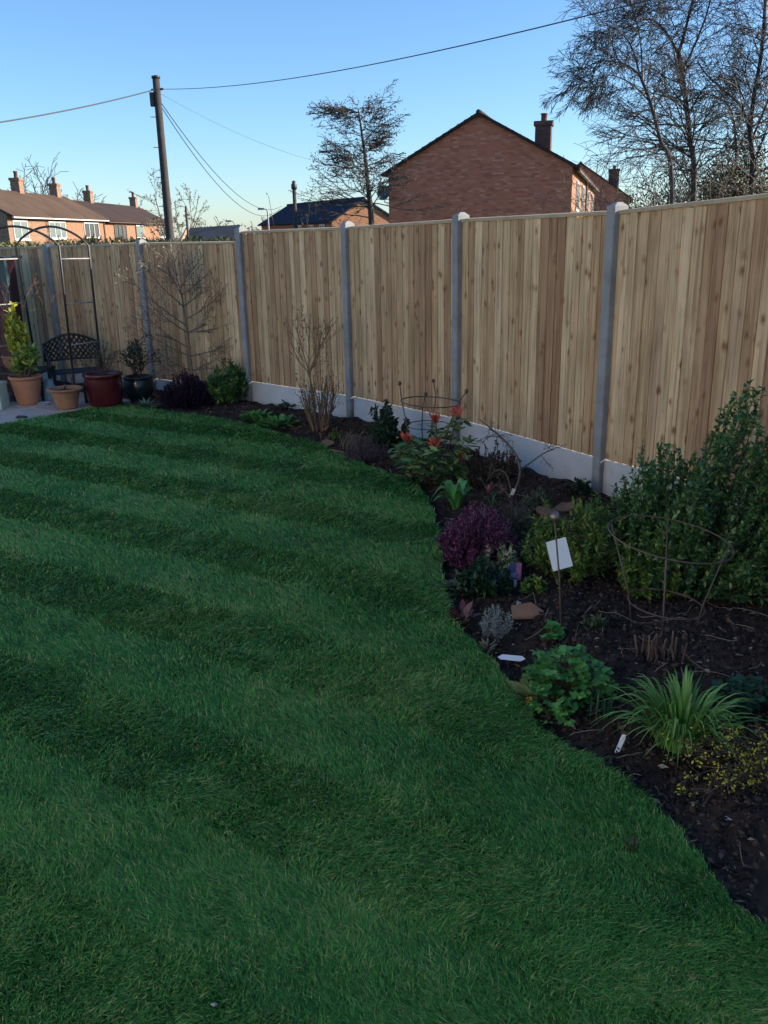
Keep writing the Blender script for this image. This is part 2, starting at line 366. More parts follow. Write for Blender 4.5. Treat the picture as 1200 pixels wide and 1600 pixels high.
# lawn sheet
bm = bmesh.new(); vs = [bm.verts.new((x, y, 0)) for x, y in lawn_poly]; f0 = bm.faces.new(vs)
if f0.normal.z < 0: f0.normal_flip()
for yy in np.arange(7, 12, .5): bmesh.ops.bisect_plane(bm, geom=bm.verts[:]+bm.edges[:]+bm.faces[:], plane_co=(0, yy, 0), plane_no=(0, 1, 0))
for v in bm.verts: v.co.z = gz(v.co.y)
ex = bmesh.ops.extrude_edge_only(bm, edges=[e for e in bm.edges if e.is_boundary])
for v in ex['geom']:
    if isinstance(v, bmesh.types.BMVert): v.co.z -= .09
me = bpy.data.meshes.new('lawn'); bm.to_mesh(me); bm.free()
tag(link('lawn', me, plain('lawn_thatch', (.03, .07, .015), (.015, .035, .008), 25, .95)), 'mown green lawn with faint diagonal stripes', kind='structure')
# grass blades
STRD = np.array([.84, -.543])
def grass():
    tries = 2200000; d0 = 2.3
    u = rng.random(tries); dd = np.sqrt(u)*0 + np.exp(rng.random(tries)*math.log(13.2/1.7))*1.7; az = rng.uniform(R(-36), R(36), tries)
    x = dd*np.sin(az); y = dd*np.cos(az)
    ok = inside(lawn_poly, x, y); x, y, dd = x[ok][:660000], y[ok][:660000], dd[ok][:660000]
    N = len(x)
    uu = .543*x + .84*y + .05*vnoise(x, y, .9, 9) + .02*vnoise(x, y, 5, 12); ph = ((uu-4.15)/.94) % 1
    light = np.tanh(np.sin(ph*2*math.pi)*4.5)                 # +1 leans away, -1 towards the viewer
    patch = vnoise(x, y, 2.3, 21) + .6*vnoise(x, y, 7., 22)
    h = .020*(1+.6*patch)*rng.uniform(.55, 1.35, N)*np.clip(1+.01*(dd-3), 1, 1.1)
    a = rng.uniform(0, 2*math.pi, N)
    lean = -STRD[None]*light[:, None]*np.clip(.45+.085*dd, .6, 1.0)[:, None] + np.stack([np.cos(a), np.sin(a)], -1)*rng.uniform(.2, 1.3, N)[:, None]
    lean += np.stack([vnoise(x, y, 4., 31), vnoise(x, y, 4., 32)], -1)*.7 + np.stack([vnoise(x, y, 16., 33), vnoise(x, y, 16., 34)], -1)*.8
    w = .0021*np.clip(dd/2.6, 1, 4.)*rng.uniform(.5, 1.6, N)
    fa = rng.uniform(0, 2*math.pi, N); side = np.stack([np.cos(fa), np.sin(fa), np.zeros(N)], -1)
    ln = np.linalg.norm(lean, axis=1, keepdims=True); sp = unit(np.stack([-lean[:, 1], lean[:, 0], np.zeros(N)], -1)); side = unit(side*.6+sp)
    b = np.stack([x, y, vgz(y)], -1); lv = np.concatenate([lean, np.zeros((N, 1))], 1)
    mid = b + lv*(h*.38)[:, None] + np.array([0, 0, 1])*(h*.72)[:, None]
    tip = b + lv*(h*1.15)[:, None] + np.array([0, 0, 1])*(h*rng.uniform(.75, 1.15, N))[:, None]
    V = np.stack([b-side*w[:, None]*.5, b+side*w[:, None]*.5, mid+side*w[:, None]*.45, mid-side*w[:, None]*.45, tip], 1)
    t = np.array([(0, 1, 2), (0, 2, 3), (3, 2, 4)]); Fc = (t[None]+(np.arange(N)*5)[:, None, None]).reshape(-1)
    var = np.clip(.45+.3*patch+.28*vnoise(x, y, 1.1, 41)+rng.normal(size=N)*.27, 0, 1)
    var = np.where(rng.random(N) < .035, 1.0, var*.9)
    return np_mesh('lawn_grass', V.reshape(-1, 3), Fc, 3, leafm('grass_blade', (.026, .15, .025), (.058, .27, .039), (.105, .37, .058), (.18, .46, .095), (.50, .46, .19), rough=.38, trans=.3, spec=.45), None, np.repeat(var, 5))
tag(grass(), 'short green grass blades covering the striped lawn', 'grass', kind='stuff')
# ------------------------------------------------------------------ fence: posts, gravel boards, panels of single boards
ORD = ['far right end beyond the frame', 'second bay beyond the right frame edge', 'first bay beyond the right frame edge']
def post(i):
    x, y, zb = POSTS[i]
    a = POSTS[min(i+1, len(POSTS)-1), :2]-POSTS[max(i-1, 0), :2]; rz = math.atan2(a[1], a[0])
    top = zb+1.83+.022+(.03 if i in (3, 4, 5, 6) else .015)
    z0 = min(SZ(x, y), 0)-.25
    m_ = MB(); w_, d_ = .043, .055; c = .008
    f_ = .078; prof = [(-w_+c, -f_), (w_-c, -f_), (w_, -f_+c), (w_, d_), (-w_, d_), (-w_, -f_+c)]
    n = len(prof); h = top-.028
    for z in (z0, h): m_.v += [(px, py, z) for px, py in prof]
    m_.v += [(px*.35, py*.35, top) for px, py in prof]
    for j in range(2):
        for k in range(n): m_.f.append((j*n+k, j*n+(k+1) % n, (j+1)*n+(k+1) % n, (j+1)*n+k))
    m_.f.append(tuple(2*n+k for k in range(n)))
    o = m_.build('concrete_post', POSTC, None); o.location = (x, y, 0)
    o.rotation_euler[2] = rz+math.pi                     # front (-y local) faces the garden
    return o
POST_LAB = {0: 'grey concrete fence post out of view at the near right end', 1: 'grey concrete fence post out of view, second past the right edge', 2: 'grey concrete fence post just out of view past the big green shrub',
            3: 'nearest grey concrete fence post, beside the big green shrub', 4: 'grey concrete fence post behind the wire obelisk and red tipped shrub', 5: 'grey concrete fence post beside the cut-back multi-stemmed shrub',
            6: 'grey concrete fence post behind the rounded glossy shrub', 7: 'grey concrete fence post behind the bare magnolia and dark oval pot', 8: 'grey concrete fence post behind the metal garden bench', 9: 'leftmost grey concrete fence post behind the maroon shed'}
for i in range(len(POSTS)): tag(post(i), POST_LAB[i], 'fence post', 'concrete fence posts')
def board_mesh(k):
    r = random.Random(k); wd = .118+r.uniform(-.003, .004); m_ = MB()
    # feather edged: thick edge at +x, thin edge at -x; outer face towards -y
    v = []
    for z in (0, 1.79+r.uniform(-.004, .004)):
        v += [(-wd/2, -.005, z), (wd/2-.002, -.019, z), (wd/2, -.016, z), (wd/2, 0, z), (-wd/2, 0, z)]
    m_.add(v, [(0, 1, 6, 5), (1, 2, 7, 6), (2, 3, 8, 7), (3, 4, 9, 8), (4, 0, 5, 9), (4, 3, 2, 1, 0), (5, 6, 7, 8, 9)])
    me = bpy.data.meshes.new('board'); me.from_pydata(m_.v, [], m_.f); me.update(); me.materials.append(WOOD); return me
BOARDS = [board_mesh(k) for k in range(8)]
PAN_LAB = ['board fence panel out of view, nearest the camera on the right', 'board fence panel out of view past the right frame edge', 'nearest board fence panel in view, behind the big green shrub',
           'board fence panel between the nearest post and the obelisk', 'board fence panel behind the dark green shrub and obelisk', 'board fence panel behind the tall cut-back shrub',
           'board fence panel behind the bare magnolia', 'board fence panel behind the right leg of the metal arch', 'leftmost board fence panel, behind the arch and maroon shed']
GB_LAB = [p.replace('board fence panel', 'concrete gravel board under the fence panel') for p in PAN_LAB]
CAPW = plain('capping_wood', (.46, .37, .23), (.34, .26, .16), 9, .85)
for i in range(len(POSTS)-1):
    a, b = POSTS[i], POSTS[i+1]; mid = (a+b)/2; d = b-a; L = math.hypot(d[0], d[1]); zb = (a[2]+b[2])/2
    if i in (0, 1): zb = .36
    if i == 6: zb = .075
    rz = math.atan2(d[1], d[0])+math.pi                   # local +x runs to the right, -y to the garden
    t = thing('fence_panel', PAN_LAB[i], 'fence panel', (mid[0], mid[1], zb), rz, 'closeboard fence panels')
    W = L-.06; nb = int(W/.1)+1; pit = (W-.118)/(nb-1)
    slope = -(b[2]-a[2])/L*(0 if i in (0, 1, 6) else 1)
    r = random.Random(i*31)
    for k in range(nb):
        o = bpy.data.objects.new('board', BOARDS[r.randrange(8)]); C.objects.link(o); o.parent = t
        x = -W/2+.059+k*pit+(r.uniform(-.013, .013) if 0 < k < nb-1 else 0)
        o.location = (x, -.012-.0006*(k % 2)-r.uniform(0, .003), .004+slope*x); o.rotation_euler = (0, r.uniform(-.003, .003), R(2.2))
    m_ = MB()
    for s_ in (0,): m_.add([(-W/2, -.042, 1.797-slope*W/2), (W/2, -.042, 1.797+slope*W/2), (W/2, .03, 1.797+slope*W/2), (-W/2, .03, 1.797-slope*W/2), (-W/2, -.034, 1.822-slope*W/2), (W/2, -.034, 1.822+slope*W/2), (W/2, .03, 1.83+slope*W/2), (-W/2, .03, 1.83-slope*W/2)],
          [(3, 2, 1, 0), (4, 5, 6, 7), (0, 1, 5, 4), (1, 2, 6, 5), (2, 3, 7, 6), (3, 0, 4, 7)])
    m_.build('capping_strip', CAPW, t, local=True)
    for z in (.25, .9, 1.6):
        MB().box((-W/2, 0.001, z), (W/2, .036, z+.075)).build('arris_rail', CAPW, t, local=True)
    g = MB(); z0 = -.36
    v = []
    for x in (-W/2, W/2):
        v += [(x, -.028, z0), (x, -.028, -.012+slope*x), (x, -.018, -.002+slope*x), (x, .02, -.002+slope*x), (x, .02, z0)]
    g.add(v, [(0, 1, 6, 5), (1, 2, 7, 6), (2, 3, 8, 7), (3, 4, 9, 8), (4, 0, 5, 9), (0, 4, 3, 2, 1), (5, 6, 7, 8, 9)])
    o = g.build('gravel_board', CONC, None); o.location = (mid[0], mid[1], zb); o.rotation_euler[2] = rz
    tag(o, GB_LAB[i], 'gravel board', 'concrete gravel boards')
# ------------------------------------------------------------------ patio
PZ = gz(10.6)+.012
e0 = np.array(edge[0]); SLAB = plain('paving_slab', (.56, .45, .37), (.45, .36, .30), 5, .85, .15)
def pp(i, j): return e0 + pat_dir*i + pat_n*j
m_ = MB(); c4 = [pp(-4.2, .01), pp(.15, .01), pp(.15, 1.25), pp(-4.2, 1.25)]
m_.add([(x, y, PZ-.06) for x, y in c4]+[(x, y, PZ-.012) for x, y in c4], [(3, 2, 1, 0), (4, 5, 6, 7), (0, 1, 5, 4), (1, 2, 6, 5), (2, 3, 7, 6), (3, 0, 4, 7)])
patio = tag(m_.build('patio', plain('mortar', (.22, .2, .18), None, 20, .95)), 'paved patio of pale slabs at the far left of the lawn', kind='structure')
r = random.Random(3)
for j in range(2):
    i = -4.2 - .2*j
    while i < .1:
        L = r.choice([.45, .6, .45]); i2 = min(i+L, .14); a = .015+j*.61; b = a+.6
        if i2-i > .12:
            h_ = PZ+r.uniform(-.003, .004); P4 = [pp(i+.006, a), pp(i2-.006, a), pp(i2-.006, b), pp(i+.006, b)]; P5 = [pp(i+.012, a+.006), pp(i2-.012, a+.006), pp(i2-.012, b-.006), pp(i+.012, b-.006)]
            MB().add([(x, y, PZ-.04) for x, y in P4]+[(x, y, h_-.006) for x, y in P4]+[(x, y, h_) for x, y in P5],
                     [(0, 1, 5, 4), (1, 2, 6, 5), (2, 3, 7, 6), (3, 0, 4, 7), (4, 5, 9, 8), (5, 6, 10, 9), (6, 7, 11, 10), (7, 4, 8, 11), (8, 9, 10, 11)]).build('paving_slab', SLAB, patio)
        i = i2
# gravel between patio and fence
m_ = MB(); c4 = [pp(-4.2, 1.25), pp(.25, 1.25), pp(.5, 2.0), pp(-.4, 3.0), pp(-4.2, 3.2)]
m_.add([(x, y, gz(y)+.0) for x, y in c4], [(0, 1, 2, 3, 4)])
tag(m_.build('gravel_strip', plain('gravel_bed', (.25, .25, .26), (.12, .12, .13), 60, .95, .5)), 'grey gravel strip between patio and fence', kind='structure')
ico = np.array([(0, 0, 1), (.9, 0, .3), (.28, .85, .3), (-.72, .53, .3), (-.72, -.53, .3), (.28, -.85, .3), (0, 0, -.6)]); icf = np.array([(0, 1, 2), (0, 2, 3), (0, 3, 4), (0, 4, 5), (0, 5, 1), (6, 2, 1), (6, 3, 2), (6, 4, 3), (6, 5, 4), (6, 1, 5)])
def stones(name, P, S, mat, parent=None, flat=.6):
    N = len(P); q = rng.normal(size=(N, 3)); q = unit(q); u = unit(np.cross(q, rvec(N))); w_ = np.cross(q, u)
    u = u*1.; V = P[:, None] + S[:, None, None]*(ico[None, :, 0:1]*u[:, None]*1.2 + ico[None, :, 1:2]*w_[:, None] + ico[None, :, 2:3]*q[:, None]*.8)
    V += rng.normal(size=V.shape)*S[:, None, None]*.12
    Fc = (icf[None]+(np.arange(N)*7)[:, None, None]).reshape(-1)
    return np_mesh(name, V.reshape(-1, 3), Fc, 3, mat, parent, np.repeat(rng.random(N), 7))
N = 6000; ii = rng.uniform(-2.5, .3, N); jj = rng.uniform(1.27, 2.6, N); xy = e0+pat_dir*ii[:, None]+pat_n*jj[:, None]
tag(stones('gravel', np.stack([xy[:, 0], xy[:, 1], vgz(xy[:, 1])+.006], -1), rng.uniform(.008, .016, N), leafm('gravel_stone', (.10, .10, .11), (.22, .22, .23), (.36, .35, .34), (.3, .25, .2), rough=.9, trans=0)), 'loose grey gravel stones behind the pots', 'gravel', kind='stuff')
# ------------------------------------------------------------------ soil crumbs, chips and litter of the bed
def bed_points(N, near=True):
    x = rng.uniform(-3.2, 3, N*6); y = np.exp(rng.uniform(math.log(1.9), math.log(12), N*6))
    ok = ~inside(lawn_poly, x, y) & ~beyond(x, y) & (dist_line(fl, x, y) > .08) & (dist_line(edge_s, x, y) > .01) & (x > -3.1) & (x < y*.52)
    return x[ok][:N], y[ok][:N]
def soilpt(x, y): return soil_z(x, y) + (.05*vnoise(x, y, 3.1, 1)+.035*vnoise(x, y, 8.7, 2)+.03*vnoise(x, y, 17.3, 3))*np.clip(dist_line(edge_s, x, y)/.15, .25, 1)
x, y = bed_points(26000); s = rng.gamma(1.6, .0032, len(x))+.002
s = np.minimum(s, .024)
tag(stones('soil_crumbs', np.stack([x, y, soilpt(x, y)+s*.2], -1), s, leafm('soil_crumb', (.018, .014, .012), (.038, .027, .022), (.062, .043, .034), (.10, .068, .05), rough=.95, trans=0, spec=.15)), 'loose dark crumbs and clods of soil on the bed', 'soil', kind='stuff')
x, y = bed_points(1500)
tag(scatter('bed_litter', LEAF, np.stack([x, y, soilpt(x, y)+.012], -1), np.concatenate([rng.normal(size=(len(x), 2)), rng.normal(size=(len(x), 1))*.2], 1), np.array([0, 0, 1.])+rng.normal(size=(len(x), 3))*.3, rng.uniform(.012, .045, len(x)), rng.uniform(.003, .02, len(x)), leafm('litter', (.09, .06, .04), (.16, .11, .075), (.25, .19, .13), (.4, .34, .27), rough=.9, trans=.1)), 'scattered dead leaf bits and straw on the soil', 'leaf litter', kind='stuff')
# ------------------------------------------------------------------ houses
def slab_poly(P, n, th):                                  # polygon thickened along n
    P = [np.array(p, float) for p in P]; n = np.array(n, float); k = len(P)
    v = [p for p in P]+[p+n*th for p in P]; f = [tuple(range(k))[::-1], tuple(range(k, 2*k))]+[(i, (i+1) % k, k+(i+1) % k, k+i) for i in range(k)]
    return v, f
def window(par, o, u, w_, h_, nrm, frame=WHITE, pane=GLASS, lights=2, sill=True):
    """window on a wall: o lower corner, u unit vector along the wall, nrm outward"""
    o = np.array(o, float); u = np.array(u, float); nrm = np.array(nrm, float); z = np.array([0, 0, 1.]); t = .07
    def bar(a0, a1, b0, b1, d0, d1):
        p = [o+u*a+z*b+nrm*d for d in (d0, d1) for a, b in ((a0, b0), (a1, b0), (a1, b1), (a0, b1))]; return p
    F6 = [(3, 2, 1, 0), (4, 5, 6, 7), (0, 1, 5, 4), (1, 2, 6, 5), (2, 3, 7, 6), (3, 0, 4, 7)]
    m_ = MB()
    m_.add(bar(0, w_, 0, t, .0, .05), F6).add(bar(0, w_, h_-t, h_, .0, .05), F6)
    for k in range(lights+1):
        c = t/2+(w_-t)*k/lights; m_.add(bar(c-t/2, c+t/2, t, h_-t, 0, .048), F6)
    wn = m_.build('window', frame, par, local=True)
    for k in range(lights):
        a0 = t+(w_-t)*k/lights; a1 = (w_-t)*(k+1)/lights
        MB().add(bar(a0, a1, t, h_-t, .005, .015), F6).build('pane', pane, wn, local=True)
    if sill: MB().add(bar(-.06, w_+.06, -.07, 0, 0, .1), F6).build('sill', frame, wn, local=True)
    return wn
def chimney(par, c, w_, d_, z0, z1, mat, pots=2, ph=.35):
    x, y = c; m_ = MB().box((x-w_/2, y-d_/2, z0), (x+w_/2, y+d_/2, z1-.18)).box((x-w_/2-.06, y-d_/2-.06, z1-.18), (x+w_/2+.06, y+d_/2+.06, z1))
    ch = m_.build('chimney', mat, par, local=True)
    for k in range(pots):
        cx = x+(k-(pots-1)/2)*w_*.45
        MB().lathe([(.13, 0), (.12, ph*.8), (.15, ph*.82), (.15, ph), (.1, ph), (.1, 0)], (cx, y, z1), 12).build('chimney_pot', POTM, ch, True, local=True)
    return ch
def gable_house(name, label, loc, rz, W, L, z0, ze, zr, wall, roof, over=.25, front_gable=True):
    """local x across (0 right side, -W left side), y depth from the gable, z world"""
    t = thing(name, label, 'house', (loc[0], loc[1], 0), rz)
    m_ = MB(); m_.v += [(0, 0, z0), (0, 0, ze), (-W/2, 0, zr), (-W, 0, ze), (-W, 0, z0), (0, L, z0), (0, L, ze), (-W/2, L, zr), (-W, L, ze), (-W, L, z0)]
    m_.f += [(0, 1, 2, 3, 4)[::-1], (5, 6, 7, 8, 9), (0, 5, 6, 1), (3, 8, 9, 4), (4, 9, 5, 0)]
    wl = m_.build('wall', wall, t, local=True)
    s = (zr-ze)/(W/2); hyp = math.hypot(1, s); m_ = MB()
    for sg in (1, -1):
        e = [(-W/2+sg*(W/2+over), -over*.5, ze-over*s+.02), (-W/2+sg*(W/2+over), L+over*.5, ze-over*s+.02), (-W/2, L+over*.5, zr+.02), (-W/2, -over*.5, zr+.02)]
        v, f = slab_poly(e, (sg*s/hyp, 0, 1/hyp), .09); m_.add(v, f)
    rf = m_.build('roof', roof, t, local=True)
    m_ = MB(); k = int(L/.45)
    for j in range(k):
        a = -over*.5+(L+over)*j/k; m_.tube([(-W/2, a, zr+.1), (-W/2, a+(L+over)/k*1.05, zr+.1)], [.1, .115], 8)
    m_.build('ridge_tiles', roof, rf, True, local=True)
    # verge: stepped tile ends along both gable slopes
    m_ = MB(); nst = int((W/2+over)/.27)
    for sg in (1, -1):
        for j in range(nst):
            xa = -W/2+sg*(W/2+over)*(1-j/nst); za = zr-(abs(xa+W/2))*s+.1; xb = -W/2+sg*(W/2+over)*(1-(j+1.12)/nst); zb_ = zr-(abs(xb+W/2))*s+.1
            m_.add(*slab_poly([(xa, -over*.5-.05, za+.03), (xb, -over*.5-.05, zb_-.01), (xb, -over*.5-.05, zb_-.11), (xa, -over*.5-.05, za-.09)], (0, 1, 0), .12))
    m_.build('verge_tiles', roof, rf, local=True)
    return t, rf
RZ = -R(15.4)
c0 = at(895, 262, 35)
hl = 'red brick house with a gable end facing the garden and one tall chimney'
gh, grf = gable_house('brick_house', hl, c0, RZ, 7.17, 22, -.9, 4.17, 6.1, BRICK, ROOFD)
def loc2(p): 
    d = np.array(p[:2])-c0[:2]; return (d[0]*math.cos(-RZ)-d[1]*math.sin(-RZ), d[0]*math.sin(-RZ)+d[1]*math.cos(-RZ))
cw = at(850, 190, 40); chimney(grf, loc2(cw), .66, .66, 4.9, cw[2], BRICKC, 1, .32)
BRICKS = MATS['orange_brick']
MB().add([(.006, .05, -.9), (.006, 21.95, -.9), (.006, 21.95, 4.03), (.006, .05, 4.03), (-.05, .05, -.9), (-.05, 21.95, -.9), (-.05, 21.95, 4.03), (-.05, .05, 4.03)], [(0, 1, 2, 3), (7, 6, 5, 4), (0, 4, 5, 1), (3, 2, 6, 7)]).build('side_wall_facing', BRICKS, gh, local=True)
for k, (yy, ww, pane) in enumerate(((2.6, 1.8, GLASSL), (7.0, 1.8, GLASSL), (12.2, 1.5, GLASS), (17.4, 1.8, GLASSL))):
    window(gh, (.012, yy, 2.62), (0, 1, 0), ww, 1.15, (1, 0, 0), WHITE, pane, 2)
MB().box((.18, -.1, 3.98), (.28, 22.1, 4.06)).build('gutter', BROWNF, gh, local=True)
MB().tube([(.07, 10.4, -.9), (.07, 10.4, 4.0)], .045, 8).build('downpipe', BROWNF, gh, True, local=True)
# satellite dish on the left corner of the gable
c = at(599, 301, 36.6); t = thing('satellite_dish', 'dark satellite dish on the left corner of the gabled brick house', 'satellite dish', tuple(c))
fd = unit(np.array([-.35, -.9, .25])); u_ = unit(np.cross(fd, [0, 0, 1])); v_ = np.cross(u_, fd); m_ = MB()
for k, (r_, dz) in enumerate(((0.001, -.06), (.12, -.05), (.22, -.02), (.27, 0), (.27, -.015), (.12, -.065), (.001, -.075))):
    for a in range(20): th = 2*math.pi*a/20; m_.v.append(tuple(c+u_*r_*math.cos(th)+v_*r_*1.08*math.sin(th)+fd*dz))
for i in range(6):
    for a in range(20): m_.f.append((i*20+a, i*20+(a+1) % 20, (i+1)*20+(a+1) % 20, (i+1)*20+a))
m_.build('dish', plain('dish_grey', (.06, .065, .075), None, 4, .6), t, True)
MB().tube([c-v_*.25, c-v_*.28+fd*.38], .012, 6).build('arm', BLACKM, t); MB().box(tuple(c-v_*.28+fd*.38-.04), tuple(c-v_*.28+fd*.38+.04)).build('receiver', WHITE, t)
MB().tube([c-fd*.07, c-fd*.18+np.array([.0, 0, -.1]), c+np.array([.05, .35, -.35]), c+np.array([.28, .5, -.4])], .022, 6).build('bracket', WHITE, t)
# second gable further back
c1 = at(984, 309, 76); gh2, rf2 = gable_house('brick_house', 'dark brick house half hidden behind the bare trees on the right', c1, RZ, 8.2, 14, -1.6, c1[2], c1[2]+2.75, BRICK, ROOFD)
cc = at(960, 264, 78); d = np.array(cc[:2])-c1[:2]; chimney(rf2, (d[0]*math.cos(-RZ)-d[1]*math.sin(-RZ), d[0]*math.sin(-RZ)+d[1]*math.cos(-RZ)), .85, .7, c1[2]+.3, cc[2], BRICKC, 1, .25)
# low slate roofed house left of it
a_, b_ = at(568, 312, 65), at(451, 323, 78); dr = unit((b_-a_)[:2]); rz3 = math.atan2(dr[1], dr[0])-math.pi/2
hw = 2.5; ev = at(530, 345, 64)[2]; perp = np.array([math.cos(rz3), math.sin(rz3)])
o3 = a_[:2]+perp*hw
gh3, rf3 = gable_house('slate_roofed_house', 'low house with a dark slate roof behind the leafless layered tree', o3, rz3, 2*hw, float(np.linalg.norm((b_-a_)[:2])), -1.8, ev, a_[2], BRICKO, SLATE, .3)
for yy in (1.2, 3.2, 5.6): window(gh3, (-2*hw-.012, yy+.9, ev-1.15), (0, -1, 0), .9, .95, (-1, 0, 0), WHITE, GLASS, 2)
# row of four terrace houses
XF = -22.
def yaz(px): d = ray(px, 350); return XF*d[1]/d[0]
ys = [yaz(12), yaz(75), yaz(163), yaz(212), yaz(262)]
chs = [28, 86, 137, 207]; walls = [BRICKT, BRICKO, BRICKO, BRICKO]; roofs = [ROOFG, ROOFG, ROOFD, ROOFD]
labs = ['tan brick terrace house at the left end of the row', 'orange brick terrace house under the brown roof, second from left', 'orange brick terrace house with brown window under the dark roof', 'orange brick terrace house at the right end, behind the utility pole']
wins = [[(19, 42, GLASSL, WHITE, 2)], [(75, 101, GLASSL, WHITE, 3), (130, 153, GLASS, WHITE, 3)], [(177, 196, GLASS, BROWNF, 3)], [(211, 223, GLASSL, WHITE, 1), (247, 258, GLASS, WHITE, 2)]]
for k in range(4):
    ya, yb = ys[k], ys[k+1]; W = 6.; ze = at(60, 340, 1)[2]; ze = CH+1.38 if k < 2 else CH+1.27; zr = ze+1.6-.08*(k > 1)
    t = thing('terrace_house', labs[k], 'house', (XF, ya, 0), 0, 'terrace houses beyond the fence'); L = yb-ya
    m_ = MB(); m_.v += [(0, 0, -2), (0, 0, ze), (-W/2, 0, zr), (-W, 0, ze), (-W, 0, -2), (0, L, -2), (0, L, ze), (-W/2, L, zr), (-W, L, ze), (-W, L, -2)]
    m_.f += [(4, 3, 2, 1, 0), (5, 6, 7, 8, 9), (0, 5, 6, 1), (3, 8, 9, 4)]; m_.build('wall', walls[k], t, local=True)
    m_ = MB(); s = (zr-ze)/(W/2); hyp = math.hypot(1, s); ov = .35
    for sg in (1, -1):
        v, f = slab_poly([(-W/2+sg*(W/2+ov), -.02, ze-ov*s+.03), (-W/2+sg*(W/2+ov), L+.25*(k in (1, 3)), ze-ov*s+.03), (-W/2, L+.25*(k in (1, 3)), zr+.03), (-W/2, -.02, zr+.03)], (sg*s/hyp, 0, 1/hyp), .1); m_.add(v, f)
    rf = m_.build('roof', roofs[k], t, local=True)
    d = ray(chs[k], 300); yc = (XF-W/2)*d[1]/d[0]; yc = min(yc, ys[4]-.9)
    chimney(rf, (-W/2, yc-ya), .6, .8, zr-.3, zr+1.0, BRICKT, 1, .45)
    MB().box((ov-.02, 0, ze-ov*s-.03), (ov+.08, L, ze-ov*s+.04)).build('gutter', WHITE if k < 2 else BROWNF, t, local=True)
    for (pa, pb, pane, fr, lg) in wins[k]:
        y0, y1 = yaz(pa)-ya, yaz(pb)-ya
        window(t, (.012, y0, ze-1.45), (0, 1, 0), y1-y0, 1.12, (1, 0, 0), fr, pane, lg)
    if k in (1, 2): MB().tube([(.06, L-.3, -2), (.06, L-.3, ze-.2)], .06, 6).build('downpipe', BROWNF, t, local=True)
# dark slate outbuilding behind the pole
c = at(297, 356, 44); c2 = at(375, 352, 46); t = thing('outbuilding', 'dark slate roofed outbuilding to the right of the utility pole', 'shed', (c[0], 44, 0))
L = c2[0]-c[0]; zt = c[2]
MB().add([(0, 0, zt), (L, 2, zt+.12), (L+.1, -1.6, zt-1.3), (-.1, -3.6, zt-1.4)], [(0, 3, 2, 1)]).add([(0, 0, zt-.1), (L, 2, zt+.02), (L+.1, -1.6, zt-1.4), (-.1, -3.6, zt-1.5)], [(0, 1, 2, 3)]).add([(0, 0, zt-.1), (L, 2, zt+.02), (L, 2, zt+.12), (0, 0, zt)], [(0, 1, 2, 3)]).build('roof', SLATE, t, local=True)
MB().box((.05, -3.2, -1.6), (L-.05, -.2, zt-1.35)).build('wall', BRICKO, t, local=True)
MB().tube([(-.15, -3.7, zt-1.45), (-.12, -.05, zt-.02)], .09, 4).build('barge_board', plain('pale_timber', (.4, .28, .18), None, 5, .8), t, local=True)
# unseen pale house, added behind and left of the camera to bounce sunlight
REND = plain('pale_render', (.78, .74, .66), (.72, .68, .6), 1.2, .9, .1)
hA, hB = np.array([-9.2, 4.6]), np.array([-1.9, -3.6]); hd_ = unit(hB-hA); oh, orf = gable_house('added_fill_house', 'pale rendered house added out of view behind the camera to bounce sunlight', hB, math.atan2(-hd_[0], hd_[1])+math.pi, 7.5, float(np.linalg.norm(hB-hA)), -.35, 5.1, 7.4, REND, ROOFD)
for yy, zz_ in ((1.2, .9), (4.6, .9), (8.0, .9), (1.2, 3.4), (4.6, 3.4), (8.0, 3.4)): window(oh, (.012, yy, zz_), (0, 1, 0), 1.5, 1.15, (1, 0, 0), WHITE, GLASS, 2)
# ------------------------------------------------------------------ poles and wires
ptop, pbot = at(243.5, 122, 27), at(266, 375, 27); pdir = (pbot-ptop)/(ptop[2]-pbot[2])
pb = pbot+pdir*(pbot[2]+.6)
t = thing('utility_pole', 'tall dark wooden utility pole rising above the fence', 'utility pole', tuple(pb))
POLEM = plain('creosoted_pole', (.055, .045, .042), (.03, .026, .026), 6, .85, .3)
MB().tube([pb, pbot, (pbot+ptop)/2, ptop], [.14, .125, .11, .1], 14).build('pole', POLEM, t, True)
MB().lathe([(.001, .06), (.12, .03), (.125, -.03), (.001, -.03)], tuple(ptop+[0, 0, .02]), 14).build('pole_cap', BLACKM, t, True)
q = ptop+pdir*.55; MB().box((q[0]-.2, q[1]-.1, q[2]-.18), (q[0]-.09, q[1]+.05, q[2]+.18)).build('junction_box', BLACKM, t)
for k in range(4):
    q = ptop+pdir*(1.0+k*.8); s = -1 if k % 2 == 0 else 1
    MB().tube([q+[0, 0, 0], q+[-.24*1, -.03, .0]], .012, 5).build('step_bolt', plain('galvanised', (.5, .5, .5), None, 10, .5, 0, .6), t)
q = ptop+pdir*.3
MB().tube([q+[-.16, 0, 0], q+[.18, 0, .02]], .03, 6).build('wire_bracket', BLACKM, t)
def wire(label, a, b, sag, r_=.011):
    a, b = np.array(a), np.array(b); s = np.linspace(0, 1, 26); p = a+(b-a)*s[:, None]; p[:, 2] -= sag*4*s*(1-s)
    v, f = tube_np(p, r_, 5); m_ = MB().add(v, f); o = m_.build('overhead_wire', BLACKM, None, True); return tag(o, label, 'wire', 'overhead wires')
wa = ptop+pdir*.28
wire('overhead wire rising from the pole to the top right corner', wa, at(1060, -12, 10), .25, .008)
wire('overhead wire running from the pole out of the left edge', wa, at(-160, 212, 20), .12, .016)
wb = ptop+pdir*.5
wire('upper of the two sagging wires running down right from the pole', wb, at(440, 322, 58), 1.2, .012)
wire('lower of the two sagging wires running down right from the pole', wb+[0, 0, -.1], at(438, 326, 58), 1.45, .012)
